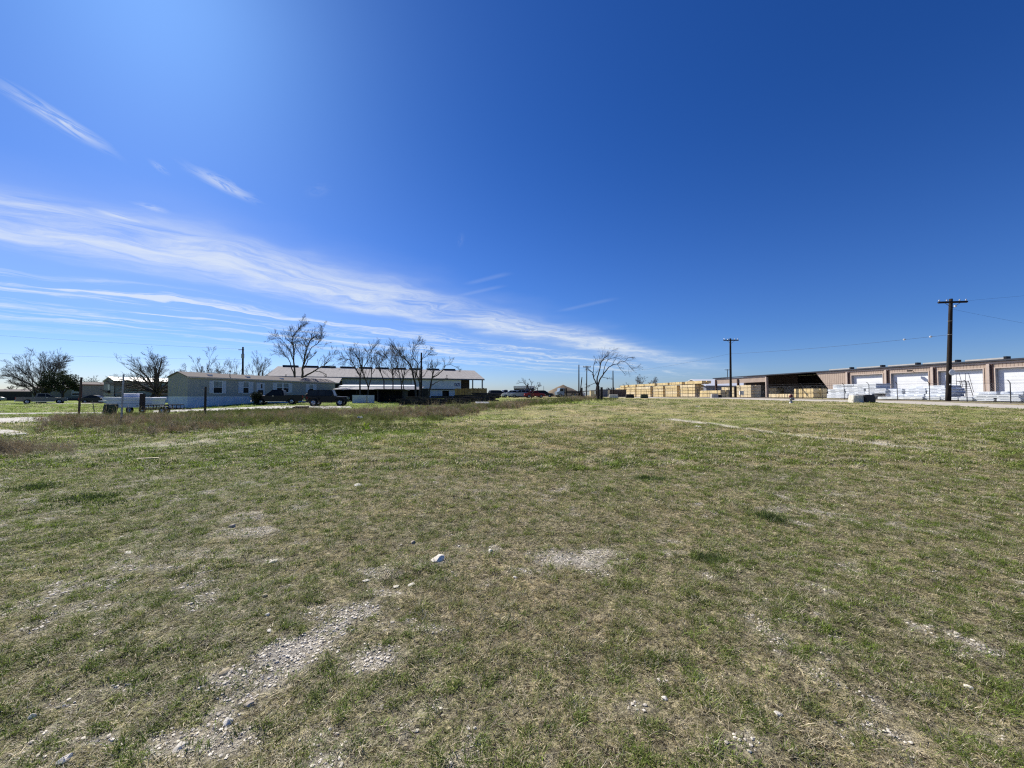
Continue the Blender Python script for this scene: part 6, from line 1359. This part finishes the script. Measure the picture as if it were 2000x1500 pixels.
scatter('dry_weeds', 'strip of dead brown weeds and rank grass along the old fence line', 'weeds', np.stack([x, y, surf(x, y)], 1), rng.random(len(x))*6.283, (.45+.75*rng.random(len(x)))*(.25+.75*nn_), c, [weed_mesh(300+i, .62, 9) for i in range(5)]+[weed_mesh(320+i, .42, 12, True) for i in range(3)]+[weed_mesh(330+i, 1.0, 3) for i in range(2)], (rng.random((len(x), 2))-.5)*.5)
# grey brush clump at the left edge
cx, cy = gz(8, 888); n = 420; a = rng.random(n)*6.283; q = np.abs(rng.normal(0, .6, n)); x = cx-.6+q*np.cos(a)*2.0; y = cy+.3+q*np.sin(a)*1.3
c = np.where(rng.random(n)[:, None] < .6, gy*.9, br)*(.7+.6*rng.random(n))[:, None]
o = scatter('brush_patch', 'grey dead brush patch at the left edge of the field', 'weeds', np.stack([x, y, surf(x, y)], 1), rng.random(n)*6.283, (.25+.5*rng.random(n))*(1.1-q/2.4), c, [weed_mesh(340+i, .55, 9) for i in range(4)], (rng.random((n, 2))-.5)*.5)
# long green grass at the lane edge and before the greige home, along the posts
def band(name, label, quad_px, n, hs_, col, seed, src_seed, leafy_=True):
    P4 = [gz(*q) for q in quad_px]; u = rng.random(n); v = rng.random(n); v = np.clip(v+rng.normal(0, .18, n), -.4, 1.4); u = np.clip(u+rng.normal(0, .05, n), -.2, 1.2); X = (P4[0][0]*(1-u)+P4[1][0]*u)*(1-v)+(P4[3][0]*(1-u)+P4[2][0]*u)*v; Y = (P4[0][1]*(1-u)+P4[1][1]*u)*(1-v)+(P4[3][1]*(1-u)+P4[2][1]*u)*v
    cc = np.array(col)[None]*(.7+.6*rng.random(n))[:, None]
    return scatter(name, label, 'grass', np.stack([X, Y, surf(X, Y)], 1), rng.random(n)*6.283, hs_*(.6+.8*rng.random(n)), cc, [weed_mesh(src_seed+i, .4, 12, leafy_) for i in range(3)], (rng.random((n, 2))-.5)*.4)
band('tall_grass', 'taller green grass between the gravel drive and the weeds', [(360, 806), (620, 799), (615, 803), (362, 813)], 1100, .42, (.15, .18, .05), 1, 400)
band('tall_grass', 'rank green grass around the dark short posts', [(1010, 783), (1200, 778), (1200, 783), (1050, 790)], 1300, .36, (.13, .17, .045), 2, 420)
band('tall_grass', 'green tussocks below the lime-yellow sheet', [(600, 858), (860, 836), (840, 828), (600, 838)], 900, .20, (.14, .18, .05), 3, 440)
# pebbles on the bare patches
PM_ = leafmat('pebble', 0.0)
def peb(seed):
    r = random.Random(seed); bm = bmesh.new(); bmesh.ops.create_icosphere(bm, subdivisions=1, radius=1)
    for v in bm.verts: v.co *= r.uniform(.7, 1.15); v.co.z *= .55
    m = bpy.data.meshes.new('pebble'); bm.to_mesh(m); bm.free(); m.materials.append(PM_); return m
px_, py_ = [], []
for y0, y1, d in ((.9, 3.5, 16000), (3.5, 7, 4000), (7, 14, 200)):
    a, b = wedge(y0, y1, d, .8); px_.append(a); py_.append(b)
x = np.concatenate(px_); y = np.concatenate(py_); b_, g2_, _ = fields(x, y); k = rng.random(len(x)) < np.maximum(0, b_-.22)*1.2; x, y = x[k], y[k]; n = len(x)
sz = (.0018+.0075*rng.random(n)**5.5)*(1+y*.10); tone = .42+.42*rng.random(n); c = np.stack([tone, tone*.94, tone*.83], 1); c[rng.random(n) < .2] *= .45
scatter('gravel', 'loose limestone gravel on the bare patches', 'gravel', np.stack([x, y, surf(x, y)+sz*.2], 1), rng.random(n)*6.283, sz, c, [peb(500+i) for i in range(5)])
